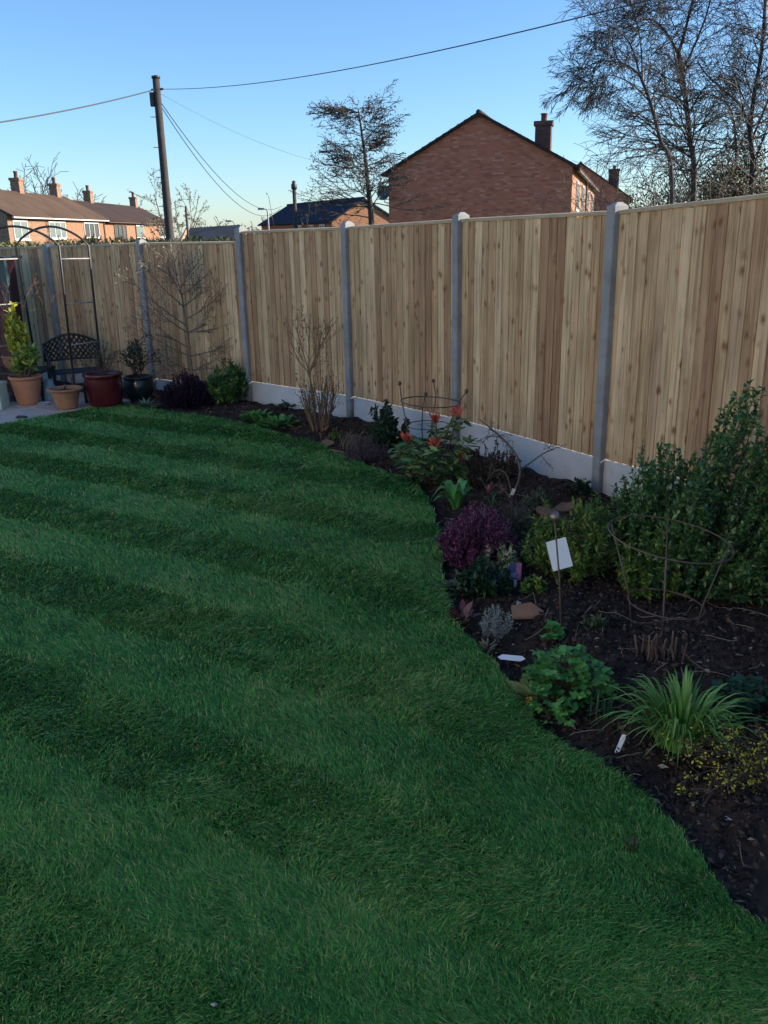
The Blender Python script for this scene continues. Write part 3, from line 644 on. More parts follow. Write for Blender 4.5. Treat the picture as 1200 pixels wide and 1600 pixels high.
wire('faint wire from the pole towards the gabled brick house', wa+[.05, 0, -.1], at(606, 268, 37), .5, .004)
q = at(459, 284, 42); qb = np.array([q[0]-.02, q[1], -.9])
t = thing('telegraph_post', 'slim brown post with a dark cap behind the upright shoots', 'post', tuple(qb))
MB().tube([qb, q], [.1, .08], 8).build('post', BARK, t, True); MB().lathe([(.08, -.35), (.13, -.3), (.13, -.12), (.07, -.05), (.09, .02), (.001, .06)], tuple(q), 10).build('cap', BLACKM, t, True)
q = at(290, 322, 40); tag(MB().tube([(q[0], q[1], -.9), tuple(q)], [.06, .045], 8).build('thin_post', BARK, None, True), 'thin dark post just right of the utility pole', 'post')
for (px, py, Yd, lab) in ((418, 327, 60, 'grey street lamp left of the slate roofed house'), (366, 346, 70, 'small grey street lamp above the dark outbuilding')):
    q = at(px, py, Yd); t = thing('street_lamp', lab, 'street lamp', (q[0], q[1], -1.3), 0, 'street lamps')
    MB().tube([(q[0], q[1], -1.3), (q[0], q[1], q[2]-.15), (q[0]-.1, q[1], q[2]), (q[0]-.25, q[1], q[2]+.03)], [.07, .05, .04, .035], 8).build('column', plain('galv_column', (.4, .41, .42), None, 3, .6), t, True)
    MB().box((q[0]-.62, q[1]-.1, q[2]-.03), (q[0]-.22, q[1]+.1, q[2]+.09)).build('lamp_head', plain('lamp_grey', (.3, .3, .3), None, 3, .6), t)
# ------------------------------------------------------------------ trees beyond the fence
def px_line(pl, Y): return np.array([at(x, y, Y+(p[0] if p else 0)) for x, y, *p in pl])
def densify(P, n=5): return smooth_line(P, n)
def guided_tree(name, label, limbs, P, bark, group='bare trees beyond the fence', nodes=None, leaf=None):
    base = limbs[0][0][0].copy(); base[2] = -.6
    t = thing(name, label, 'tree', tuple(base), 0, group); tr = Twigs(); tw = Twigs(); tips = []
    for pts, r0, r1, kids, kl in limbs:
        pts = densify(pts, 5); rad = np.linspace(r0, r1, len(pts)); tr.add(pts, rad, 8)
        for j in range(kids):
            f = rng.uniform(P.get('start', .15), 1); i = min(len(pts)-2, int(f*(len(pts)-1))); d = unit(pts[i+1]-pts[i])
            ang = R(rng.uniform(30, 80)); ax = unit(np.cross(d, rvec())); nd = d*math.cos(ang)+ax*math.sin(ang)
            if 'flat' in P: nd[2] *= P['flat']
            grow(tw, pts[i], nd, kl*rng.uniform(.5, 1.1)*(1.1-.55*f), max(P['rmin'], rad[i]*P.get('rr', .4)), 0, P, tips)
    tr.build('trunk', bark, t); tw.build('crown', P['bark2'], t)
    if leaf:
        n_, spread, L_, mat = leaf; tp = np.array([a for a, b in tips]); pk = tp[rng.integers(0, len(tp), n_)]+rng.normal(size=(n_, 3))*spread
        scatter('leaves', LEAF, pk, rvec(n_), rvec(n_), rng.uniform(.6, 1.3, n_)*L_, rng.uniform(.5, .8, n_)*L_, mat, t)
    return t
WIL = dict(seg=.16, wander=.10, lift=[.0, -.07, -.10], taper=.3, rmin=.0032, levels=3, kids=[8, 5], len=[.72, .8], ang=[(18, 50), (18, 55)], rk=.55, bark2=BARK)
WIL['from'] = [.15, .1]
def ground_pt(x, Y): 
    p = at(x, 330, Y); p[2] = -.5; return p
Y1 = 14.5
limbs = [
 (np.vstack([ground_pt(1090, Y1), px_line([(1084, 300), (1078, 215), (1068, 130), (1060, 85)], Y1)]), 0.048, 0.031, 33, 1.5),
 (px_line([(1060, 85), (1040, 50), (1015, 30), (985, 40, -.4)], Y1), 0.022, 0.009, 20, 1.1),
 (px_line([(1060, 85), (1075, 30), (1090, -40), (1095, -120)], Y1), 0.025, 0.011, 22, 1.2),
 (px_line([(1066, 110), (1090, 60), (1110, 0), (1118, -70)], Y1), 0.018, 0.009, 17, 1.2)]
guided_tree('bare_tree', 'tall leafless tree with a straight dark trunk, middle of the right group', limbs, WIL, BARK)
Y2 = 13.6
limbs = [
 (np.vstack([ground_pt(1062, Y2), px_line([(1050, 290), (1032, 220), (1016, 160), (1000, 118)], Y2)]), 0.034, 0.021, 25, 1.2),
 (px_line([(1000, 118), (975, 100), (935, 96, -.2), (900, 120, -.4), (882, 150, -.5)], Y2), 0.015, 0.003, 22, .8),
 (px_line([(1000, 118), (985, 70), (960, 45), (925, 35, -.3)], Y2), 0.015, 0.003, 22, .9),
 (px_line([(1016, 160), (985, 130), (950, 118), (915, 135, .3)], Y2), 0.012, 0.003, 20, .8),
 (px_line([(1004, 130), (1000, 60), (985, 0), (975, -60)], Y2), 0.012, 0.005, 17, .9)]
guided_tree('bare_tree', 'leaning leafless tree with drooping twigs next to the gabled house', limbs, WIL, BARK)
Y3 = 15.2
limbs = [
 (np.vstack([ground_pt(1178, Y3), px_line([(1175, 280), (1172, 210), (1178, 150), (1190, 80), (1196, 0), (1200, -60)], Y3)]), 0.044, 0.021, 46, 1.5),
 (px_line([(1172, 210), (1160, 170), (1130, 140), (1105, 118), (1090, 95)], Y3), 0.021, 0.009, 20, 1.1),
 (px_line([(1150, 250), (1148, 200), (1138, 165), (1110, 148), (1090, 155)], Y3), 0.016, 0.007, 17, 1.0),
 (px_line([(1176, 215), (1195, 170), (1215, 120), (1235, 50)], Y3), 0.021, 0.009, 20, 1.2)]
guided_tree('bare_tree', 'many-stemmed leafless tree at the right edge of the picture', limbs, WIL, BARK)
# ivy and brambles under them
def bush(name, label, c, rad, n, L_, mat, cat='bush', stems=14, group=None, flatten=1., z0=None):
    c = np.array(c, float); z0 = c[2]-rad[2] if z0 is None else z0
    t = thing(name, label, cat, (c[0], c[1], z0), 0, group); tw = Twigs(); k = max(30, n//60)
    u = rvec(k); u *= rng.uniform(.35, 1., (k, 1))**.5; ctr = c+u*np.array(rad)
    for j in range(stems):
        e = ctr[rng.integers(0, k)]; b = np.array([c[0]+rng.normal()*rad[0]*.3, c[1]+rng.normal()*rad[1]*.3, z0]); tw.add(smooth_line([b, (b+e)/2+rng.normal(size=3)*.1, e], 3), np.linspace(.02, .006, 7), 4)
    tw.build('stems', TWIG, t)
    p = ctr[rng.integers(0, k, n)]+rng.normal(size=(n, 3))*np.array(rad)*.13
    p[:, 2] = np.maximum(p[:, 2], z0+.02)
    out = unit(p-c); scatter('foliage', LEAF, p, rvec(n)+out*.6, rvec(n)+np.array([0, 0, 1.]), rng.uniform(.6, 1.3, n)*L_, rng.uniform(.45, .7, n)*L_, mat, t)
    return t
IVY = leafm('ivy_leaf', (.02, .035, .012), (.035, .06, .018), (.06, .075, .028), (.11, .085, .035), (.17, .16, .09))
IVYO = leafm('ivy_olive', (.035, .045, .016), (.06, .065, .025), (.11, .085, .032), (.15, .10, .04), (.2, .18, .09))
c = at(1160, 258, 15.6); bush('ivy_thicket', 'brownish ivy thicket round the trees at the right edge', (c[0], c[1], 1.7), (.62, .4, 1.75), 20000, .05, IVYO, 'ivy', 20, None, 1, -.5)
c = at(1090, 300, 16.3); bush('ivy_thicket', 'low dark ivy and bramble thicket behind the nearest fence panel', (c[0], c[1], 1.55), (1.5, .4, 1.45), 26000, .042, IVY, 'ivy', 26, None, 1, -.5)
c = at(1230, 290, 15); bush('laurel_bush', 'green leafy bush at the right frame edge above the fence', (c[0], c[1], 1.2), (.55, .5, 1.35), 6000, .08, leafm('laurel', (.03, .07, .02), (.05, .11, .03), (.08, .14, .04)), 'bush', 16, None, 1, -.5)
BRM = dict(seg=.14, wander=.16, lift=[.05, .0, -.05], taper=.3, rmin=.004, levels=3, kids=[7, 4], len=[.6, .55], ang=[(20, 60), (20, 65)], rk=.55, bark2=TWIG); BRM['from'] = [.15, .1]
def twig_bush(name, label, pts, h, n, P, mat, cat='shrub', group=None, spread=.35, r0=.012, leaf=None):
    base = np.mean(pts, 0); t = thing(name, label, cat, tuple(base), 0, group); tw = Twigs(); tips = []
    for j in range(n):
        b = pts[j % len(pts)]; d = np.array([rng.normal()*spread, rng.normal()*spread, 1.])
        grow(tw, np.array(b, float), d, h*rng.uniform(.6, 1.1), r0*rng.uniform(.7, 1.2), 0, P, tips)
    tw.build('branches', mat, t)
    if leaf:
        n_, sp, L_, mt = leaf; tp = np.array([a for a, b in tips]); dd = np.array([b for a, b in tips]); k = rng.integers(0, len(tp), n_)
        scatter('leaves', LEAF, tp[k]-dd[k]*rng.uniform(0, sp*3, (n_, 1))+rng.normal(size=(n_, 3))*sp*.3, rvec(n_)+dd[k], rvec(n_)+[0, 0, 1], rng.uniform(.6, 1.3, n_)*L_, rng.uniform(.4, .6, n_)*L_, mt, t)
    return t
twig_bush('bramble_thicket', 'tangle of bare grey twigs between the gabled house and trees', [ground_pt(x, 15.5) for x in (960, 985, 1010, 1035, 1060, 1085, 1110, 1140, 1170, 1200)], 3.9, 80, BRM, BARKL, 'thicket', None, .16, .013)
# layered tree in front of the slate roof
LAY = dict(seg=.3, wander=.12, lift=[.02, .03, .02], taper=.3, rmin=.0075, levels=3, kids=[10, 6], len=[.55, .55], ang=[(25, 60), (25, 65)], rk=.5, bark2=BARK, flat=.35, start=.2, rr=.24); LAY['from'] = [.2, .2]
Y4 = 31
limbs = [(np.vstack([ground_pt(582, Y4), px_line([(580, 340), (576, 300), (571, 250), (565, 205), (560, 172)], Y4)]), .12, .02, 60, 2.3)]
guided_tree('layered_tree', 'leafless tree with flat layered branches left of the gabled house', limbs, LAY, BARK, leaf=(3800, .06, .06, leafm('cone_clumps', (.035, .028, .025), (.05, .038, .03), (.07, .05, .038), rough=.8)))
BRF = dict(BRM, seg=.3, rmin=.009); BRF['from'] = [.15, .1]
twig_bush('bare_tree', 'small rounded leafless tree left of the layered tree', [ground_pt(x, 33) for x in (540, 552)], 3.1, 9, BRF, BARK, 'tree', 'bare trees beyond the fence', .4, .03)
twig_bush('upright_shoots', 'cluster of thin upright bare shoots behind the fence', [ground_pt(x, 13.9) for x in (440, 452, 470, 485)], 2.7, 11, dict(BRM, wander=.03, kids=[3, 1], ang=[(8, 22), (10, 30)], len=[.4, .3]), BARKL, 'shrub', None, .07, .009, leaf=(260, .05, .05, leafm('bud_leaf', (.25, .23, .12), (.33, .3, .17), (.2, .2, .1))))
# trees far left
for (xs, Yd, h, n, lab) in (((60, 70), 100, 10.5, 8, 'taller leafless tree rising behind the terrace roof ridge'), ((108, 114), 105, 8.6, 7, 'shorter leafless tree behind the terrace roof, right of the taller one'), ((150, 153), 120, 7.5, 5, 'small leafless tree top behind the dark terrace roof'), ((-12, -5), 80, 6.5, 5, 'leafless tree at the left edge behind the terrace')):
    twig_bush('bare_tree', lab, [np.array([at(x, 350, Yd)[0], Yd, -2]) for x in xs], h, n, dict(BRF, seg=.7, rmin=.028, wander=.12, kids=[11, 6]), BARK, 'tree', 'bare trees beyond the fence', .33, .13)
t = twig_bush('birch_tree', 'tall hazy birch with brown catkins behind the utility pole', [np.array([at(x, 350, 62)[0], 62, -1.5]) for x in (272, 276)], 6.0, 7, dict(BRF, seg=.5, rmin=.014, wander=.1, lift=[.06, -.02, -.1]), BARKL, 'tree', None, .2, .07, leaf=(2600, .16, .13, leafm('catkin', (.2, .16, .11), (.28, .23, .16), (.16, .14, .09))))
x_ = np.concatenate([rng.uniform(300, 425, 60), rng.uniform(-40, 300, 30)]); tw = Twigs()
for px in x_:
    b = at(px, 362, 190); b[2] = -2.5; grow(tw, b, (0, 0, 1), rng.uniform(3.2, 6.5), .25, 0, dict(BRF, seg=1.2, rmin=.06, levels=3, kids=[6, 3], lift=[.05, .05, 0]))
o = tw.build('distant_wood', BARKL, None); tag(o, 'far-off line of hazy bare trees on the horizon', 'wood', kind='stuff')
# hedge over the left fence
N = 9000; x = rng.uniform(-9, -1.6, N); ln = lambda x: np.interp(-x, [1.6, 3.2, 4.8, 6.5, 9], [12.6, 13.6, 14.6, 15.5, 16.6])
top = 1.93+.07*vnoise(x, x*0, 2., 5)+.10*vnoise(x, x*0+3, 6., 6)
z = top-np.abs(rng.normal(size=N))*.25; y = ln(x)+rng.normal(size=N)*.22
hb = thing('hedge', 'clipped green and straw hedge showing above the left of the fence', 'hedge', (-4.5, 14.4, -.5))
scatter('foliage', LEAF, np.stack([x, y, z], -1), rvec(N)+[0, 0, .5], rvec(N), rng.uniform(.04, .09, N), rng.uniform(.02, .045, N), leafm('hedge_leaf', (.05, .08, .02), (.10, .13, .035), (.17, .17, .06), (.25, .21, .1)), hb)
tw = Twigs()
for k in range(60):
    xx = rng.uniform(-9, -1.6); b = np.array([xx, float(ln(np.array(xx))), -.4]); tw.add([b, b+[rng.normal()*.1, 0, 1.2], b+[rng.normal()*.25, rng.normal()*.1, 2.1]], [.018, .012, .006], 4)
tw.build('stems', TWIG, hb)
# ------------------------------------------------------------------ plants of the bed
def gp(x, y):                                             # soil point seen at a pixel
    p = G(x, y); p[2] = SZ(p[0], p[1]); return p
def sprigs(name, label, base, rad, nst, per, L_, W_, lmat, cat='shrub', smat=TWIG, f0=.35, spread=.9, tmpl=LEAF, r0=.006, lean=(0, 0), group=None, dome=.55, lift=.35, jit=.15):
    base = np.array(base, float); rx, ry, h = rad; t = thing(name, label, cat, tuple(base), 0, group); tw = Twigs(); PP = []; DD = []
    for j in range(nst):
        a = rng.uniform(0, 2*math.pi); q = math.sqrt(rng.random()); zt = h*(1-(q**2)*dome)*rng.uniform(1-jit*2, 1+jit)
        e = base+np.array([rx*q*math.cos(a)+lean[0]*h, ry*q*math.sin(a)+lean[1]*h, zt*(1 if rng.random() < .6 else rng.uniform(.45, 1))])
        b = base+np.array([rx*.25*q*math.cos(a), ry*.25*q*math.sin(a), -.02]); mid = (b+e)/2+np.array([math.cos(a)*rx*.18*q, math.sin(a)*ry*.18*q, 0])+rng.normal(size=3)*h*.04
        pl = smooth_line([b, mid, e], 4); tw.add(pl, np.linspace(r0, r0*.35, len(pl)), 3)
        f = f0+(1-f0)*rng.random(per)**.8; k = np.minimum((f*(len(pl)-1)).astype(int), len(pl)-2); u = f*(len(pl)-1)-k
        PP.append(pl[k]+(pl[k+1]-pl[k])*u[:, None]); DD.append(unit(pl[k+1]-pl[k]))
    P_, D_ = np.concatenate(PP), np.concatenate(DD); n_ = len(P_)
    tw.build('stems', smat, t)
    d = unit(D_*lift+rvec(n_)*spread+unit(P_-base)*.35)
    scatter('foliage', tmpl, P_+rng.normal(size=(n_, 3))*L_*.15, d, rvec(n_)*.7+np.array([0, 0, 1.]), rng.uniform(.65, 1.25, n_)*L_, rng.uniform(.75, 1.2, n_)*W_, lmat, t)
    return t
# large evergreen at the right
BOXL = leafm('evergreen_leaf', (.03, .10, .04), (.055, .16, .05), (.10, .23, .06), (.2, .3, .085), rough=.35, spec=.5)
sprigs('evergreen_shrub', 'large dense evergreen shrub in front of the nearest fence panel', gp(1090, 925), (.62, .42, .98), 190, 130, .037, .02, BOXL, r0=.005, f0=.12, dome=.5, lean=(.28, .1), jit=.22)
p = gp(1035, 905); sprigs('evergreen_shrub', 'smaller lobe-like evergreen shrub left of the large one, by the post', p+[-.02, .14, 0], (.29, .26, .72), 150, 95, .034, .016, BOXL, r0=.004, f0=.1, dome=.5, jit=.18)
# yellowish leafy shrub with the white card
YGL = leafm('nandina_leaf', (.05, .13, .03), (.09, .2, .035), (.16, .27, .045), (.26, .3, .055))
sprigs('leafy_shrub', 'yellow-green leafy shrub behind the white card', gp(898, 900), (.31, .26, .5), 75, 60, .045, .015, YGL, f0=.2, dome=.55, jit=.2)
sprigs('leafy_shrub', 'low yellow-green shrub inside the large wire ring support', gp(1015, 930), (.2, .16, .34), 30, 45, .04, .016, YGL, f0=.2, dome=.5)
sprigs('leafy_shrub', 'small grey-green leafy plant left of the white card', gp(815, 850), (.14, .12, .2), 22, 30, .04, .02, leafm('sage_leaf', (.05, .09, .045), (.08, .13, .07), (.12, .17, .09)), f0=.3)
# dark purple hebe in the middle of the bed
PUR = leafm('purple_leaf', (.07, .018, .05), (.13, .034, .09), (.22, .06, .14), (.36, .14, .25), rough=.5)
p = gp(745, 872); sprigs('purple_shrub', 'bright purple leafed low shrub at the lawn edge', p, (.27, .25, .37), 220, 70, .022, .009, PUR, f0=.15, dome=.7, smat=plain('purple_stem', (.07, .02, .04)), r0=.003, spread=.6)
twig_bush('twiggy_plant', 'dead brown twiggy stems beside the bright purple shrub', [gp(800, 850), gp(812, 845), gp(790, 852)], .3, 14, dict(BRM, seg=.05, rmin=.0018, levels=2, kids=[5], lift=[.05, 0]), plain('dead_twig', (.16, .11, .09), (.08, .05, .045), 20), 'plant', None, .35, .003)
# tulip leaves
t = thing('tulip_plant', 'clump of broad tulip leaves at the lawn edge behind the purple shrub', 'plant', tuple(gp(712, 792))); b0 = gp(712, 792)
TUL = leafm('tulip_leaf', (.07, .24, .06), (.11, .31, .08), (.09, .27, .07), rough=.4)
for k in range(10):
    a = k*2.4+.3; straps('leaf', (b0+[.02*math.cos(a), .02*math.sin(a), 0])[None], np.array([[math.cos(a), math.sin(a)]]), rng.uniform(.10, .2), rng.uniform(.10, .23), rng.uniform(.07, .1), TUL, t, 7, rng.uniform(.25, .8), .18)
# snake's head flower bud on a thin stem
b0 = gp(768, 800); tp = at(765, 762, b0[1])
t = thing('fritillary_flower', 'single dark pink drooping flower bud on a thin stem', 'flower', tuple(b0))
MB().tube([b0, (b0+tp)/2+[.015, 0, .03], tp+[.01, 0, .05], tp+[.0, 0, .025]], .0025, 5).build('stem', plain('green_stem', (.06, .12, .04)), t)
MB().lathe([(.001, .028), (.012, .024), (.019, .0), (.021, -.018), (.012, -.028), (.001, -.024)], tuple(tp), 10).build('flower_head', plain('dark_pink', (.22, .04, .07), (.12, .02, .045), 60, .6), t, True)
straps('leaves', np.repeat(b0[None], 7, 0), unit(rng.normal(size=(7, 2))), rng.uniform(.04, .1, 7), rng.uniform(.08, .16, 7), .006, TUL, t)
# red tipped photinia / pieris
b0 = gp(677, 752); t = thing('red_tipped_shrub', 'glossy green shrub with bright red young tips in front of the obelisk', 'shrub', tuple(b0))
GLO = leafm('glossy_leaf', (.03, .10, .03), (.05, .15, .04), (.085, .22, .055), (.2, .3, .08), rough=.28, spec=.6); REDL = leafm('red_leaf', (.48, .06, .045), (.6, .11, .07), (.62, .2, .14), rough=.35)
tw = Twigs(); yy = b0[1]
reds = [at(x, y, yy+dy) for x, y, dy in ((637, 690, -.05), (681, 660, .1), (714, 650, .05), (680, 697, -.15), (718, 722, -.1))]
greens = [at(x, y, yy+dy) for x, y, dy in ((625, 705, 0), (650, 715, -.15), (665, 690, .12), (695, 680, .12), (725, 690, .1), (700, 725, -.2), (660, 735, -.2), (640, 730, .1), (690, 742, -.1), (720, 735, .05), (715, 705, -.12), (675, 715, -.22), (650, 700, .05))]
for e in reds+greens: tw.add(smooth_line([b0+[0, 0, -.02], b0*.5+e*.5+rng.normal(size=3)*.03+[0, 0, -.04], e], 3), np.linspace(.008, .004, 7), 4)
tw.build('stems', TWIG, t)
PP = []; DD = []
for e in greens+[r_-[0, 0, .05] for r_ in reds]:
    for k in range(30): a = rng.uniform(0, 6.28); PP.append(e+rng.normal(size=3)*.035-[0, 0, .02]); DD.append((math.cos(a), math.sin(a), rng.uniform(-.35, .5)))
n_ = len(PP); scatter('green_leaves', LEAF6, np.array(PP), np.array(DD), rng.normal(size=(n_, 3))*.3+[0, 0, 1], rng.uniform(.07, .12, n_), rng.uniform(.03, .042, n_), leafm('pieris_leaf', (.04, .12, .05), (.07, .19, .065), (.12, .27, .08), (.28, .38, .1), rough=.3, spec=.6), t)
for e in reds:
    n_ = 20; a = rng.uniform(0, 6.28, n_); scatter('red_tip', LEAF6, np.repeat(e[None], n_, 0)+rng.normal(size=(n_, 3))*.008, np.stack([np.cos(a)*.6, np.sin(a)*.6, rng.uniform(.4, 1.2, n_)], -1), rng.normal(size=(n_, 3))+[0, 0, .4], rng.uniform(.07, .12, n_), rng.uniform(.02, .03, n_), REDL, t)
# dark evergreen behind it
sprigs('evergreen_shrub', 'small dark green leafy shrub against the gravel board left of the obelisk', gp(606, 697), (.2, .2, .42), 34, 40, .05, .026, leafm('dark_leaf', (.015, .05, .025), (.028, .075, .035), (.045, .1, .045), rough=.35), f0=.25, dome=.4, tmpl=LEAF6)
# grey heather, straw tuft and terracotta shards
sprigs('heather', 'grey-purple heather tuft at the lawn edge by terracotta shards', gp(572, 718), (.21, .18, .25), 120, 30, .018, .006, leafm('grey_heather', (.07, .05, .065), (.12, .085, .10), (.17, .13, .15)), 'heather', f0=.3, r0=.0025, smat=plain('heather_stem', (.09, .06, .06)))
b0 = gp(548, 700); t = thing('straw_tuft', 'tuft of pale dry grass behind the grey heather', 'grass', tuple(b0)); n_ = 60
straps('blades', b0+rng.normal(size=(n_, 3))*[.06, .04, 0], unit(rng.normal(size=(n_, 2))+[.6, 0]), rng.uniform(.08, .25, n_), rng.uniform(.08, .18, n_), .006, leafm('straw', (.25, .19, .1), (.36, .28, .15), (.2, .14, .08)), t)
for k, (x, y, lab) in enumerate(((512, 692, 'flat terracotta shard at the lawn edge below the cut-back shrub'), (528, 705, 'pointed terracotta shard beside the grey heather'), (820, 962, 'broken terracotta pot piece near the silver plant'))):
    p = gp(x, y); a = rng.uniform(0, 3); m_ = MB()
    out = [(-.09, -.035), (.02, -.06), (.10, -.02), (.06, .05), (-.06, .045)]; cs, sn = math.cos(a), math.sin(a)
    v = []
    for zz_ in (0, .014): v += [(p[0]+x_*cs-y_*sn, p[1]+x_*sn+y_*cs, p[2]+.012+zz_+.03*(x_*x_)*8+(.03 if y_ > 0 else 0)) for x_, y_ in out]
    m_.add(v, [(4, 3, 2, 1, 0), (5, 6, 7, 8, 9)]+[(i, (i+1) % 5, 5+(i+1) % 5, 5+i) for i in range(5)])
    tag(m_.build('terracotta_shard', TERRAD), lab, 'pot shard', 'terracotta shards')
sprigs('small_plant', 'small yellow-green seedling beside the cut-back shrub', gp(522, 682), (.07, .06, .1), 10, 14, .035, .018, YGL, 'plant', f0=.3)
# brown dying shrub and twisted bare branch with white tag
sprigs('brown_shrub', 'brown withered leafy shrub right of the red tipped shrub', gp(770, 748), (.24, .2, .3), 46, 34, .03, .014, leafm('withered', (.045, .032, .02), (.075, .05, .03), (.11, .075, .045)), f0=.2)
b0 = gp(800, 782); t = thing('twisted_sapling', 'bare twisted sapling with a white tag at its foot', 'sapling', tuple(b0)); tw = Twigs(); Yb = b0[1]
TWI = dict(seg=.05, wander=.28, lift=[.0, .0], taper=.5, rmin=.002, levels=2, kids=[5], len=[.45], ang=[(25, 70)], rk=.6, bark2=BARK); TWI['from'] = [.2]
for ln_, r_ in ([[(798, 778), (812, 745), (808, 715), (790, 690), (765, 668), (748, 655)], .012], [[(800, 770), (790, 740), (775, 735), (760, 752)], .007], [[(811, 735), (830, 722), (850, 708), (866, 702)], .008], [[(806, 712), (785, 686), (765, 682), (745, 690)], .007], [[(798, 776), (775, 758), (762, 770)], .006]):
    pl = smooth_line([at(x, y, Yb+.04*i) for i, (x, y) in enumerate(ln_)], 4); tw.add(pl, np.linspace(r_, r_*.35, len(pl)), 5)
    for k in range(4): i = rng.integers(len(pl)//2, len(pl)-1); grow(tw, pl[i], rvec()+[0, 0, .3], .14, .003, 0, TWI)
tw.build('branches', BARKL, t)
q = at(800, 772, Yb-.03); MB().box((q[0]-.013, q[1]-.001, q[2]-.045), (q[0]+.013, q[1]+.001, q[2]+.045), Matrix.Translation(q) @ Matrix.Rotation(.35, 4, 'Y') @ Matrix.Translation(-Vector(q))).build('tag', WHITE, t)
# tall cut-back shrub
b0 = gp(500, 672); t = thing('cut_back_shrub', 'tall cut-back shrub with many pale woody stems in front of the fence', 'shrub', tuple(b0)); tw = Twigs(); tips = []
CUT = dict(seg=.07, wander=.06, lift=[.06, .05], taper=.55, rmin=.002, levels=2, kids=[3], len=[.5], ang=[(12, 35)], rk=.6, bark2=TWIG); CUT['from'] = [.35]
for k in range(44):
    a = rng.uniform(0, 6.28); b = b0+[.07*math.cos(a), .07*math.sin(a), -.02]; grow(tw, b, (math.cos(a)*.28, math.sin(a)*.28, 1), rng.uniform(.28, .62), rng.uniform(.006, .011), 0, CUT, tips)
CUT2 = dict(CUT, kids=[5, 3], levels=3, len=[.45, .45], ang=[(15, 40), (20, 45)], lift=[.05, .05, .03]); CUT2['from'] = [.45, .3]
for (x, y) in ((462, 508), (485, 490), (505, 500), (520, 505), (448, 520), (495, 520)):
    e = at(x, y, b0[1]+.05); k0 = at(484, 590, b0[1]); pl = smooth_line([b0+[-.02, 0, 0], k0, k0*.6+e*.4+rng.normal(size=3)*.02, e], 4); tw.add(pl, np.linspace(.009, .0025, len(pl)), 4)
    for j in range(5): i = rng.integers(len(pl)//2, len(pl)-1); grow(tw, pl[i], unit(pl[i+1]-pl[i])+rvec()*.5, .2, .003, 0, CUT, tips)
tw.build('stems', plain('woody_stem', (.26, .17, .10), (.15, .10, .065), 18, .9), t)
tp = np.array([a for a, b in tips]); n_ = 330; k = rng.integers(0, len(tp), n_)
scatter('leaves', LEAF, tp[k]+rng.normal(size=(n_, 3))*.03, rvec(n_)+[0, 0, .6], rvec(n_), rng.uniform(.025, .05, n_), rng.uniform(.008, .014, n_), leafm('young_leaf', (.07, .11, .035), (.11, .15, .05), (.06, .09, .04)), t)
# primroses and low green clumps
PRI = leafm('primrose_leaf', (.06, .19, .04), (.10, .28, .05), (.15, .35, .08), rough=.5)
def rosette(name, label, b0, n_, L_, W_, mat, cat='plant', up=.5, spread=.05, tmpl=LEAF6, group=None):
    t = thing(name, label, cat, tuple(b0), 0, group); a = rng.uniform(0, 6.28, n_); q = rng.random(n_)
    P_ = np.array(b0)+np.stack([np.cos(a)*spread*q, np.sin(a)*spread*q, .01+.04*rng.random(n_)], -1)
    scatter('leaves', tmpl, P_, np.stack([np.cos(a), np.sin(a), up*rng.uniform(.1, 1.6, n_)], -1), rng.normal(size=(n_, 3))*.25+[0, 0, 1], rng.uniform(.6, 1.25, n_)*L_, rng.uniform(.8, 1.2, n_)*W_, mat, t)
    return t
rosette('primrose_plant', 'bright green primrose clump at the lawn edge below the cut-back shrub', gp(432, 664), 90, .11, .06, PRI, 'plant', .7, .2)
rosette('primrose_plant', 'smaller green primrose clump left of the bright one', gp(398, 655), 80, .1, .05, PRI, 'plant', .8, .16)
rosette('primrose_plant', 'dark green low plant behind the primroses by the small hoop', gp(455, 640), 40, .09, .04, leafm('dark_low', (.02, .06, .02), (.04, .09, .03)), 'plant', .6, .14)
rosette('pale_plant', 'pale grey-green strappy plant at the far lawn corner', gp(228, 634), 24, .16, .03, leafm('pale_strap', (.12, .2, .12), (.18, .26, .16)), 'plant', .4, .1, LEAF)
# camellia and dark heather far end
sprigs('rounded_shrub', 'rounded glossy green shrub in front of the fence beside the dark heather', gp(362, 628)+[0, -.1, .0], (.30, .28, .50), 60, 45, .06, .03, GLO, f0=.3, dome=.5, tmpl=LEAF6, smat=BARKL, r0=.008)
sprigs('dark_heather', 'dark purple rounded heather mound at the far end of the bed', gp(294, 634), (.34, .28, .44), 260, 70, .026, .011, leafm('dark_purple', (.02, .008, .024), (.036, .014, .04), (.06, .026, .06)), 'heather', dome=.7, jit=.08, f0=.12, r0=.003, smat=plain('dk_stem', (.03, .015, .02)), spread=.6)
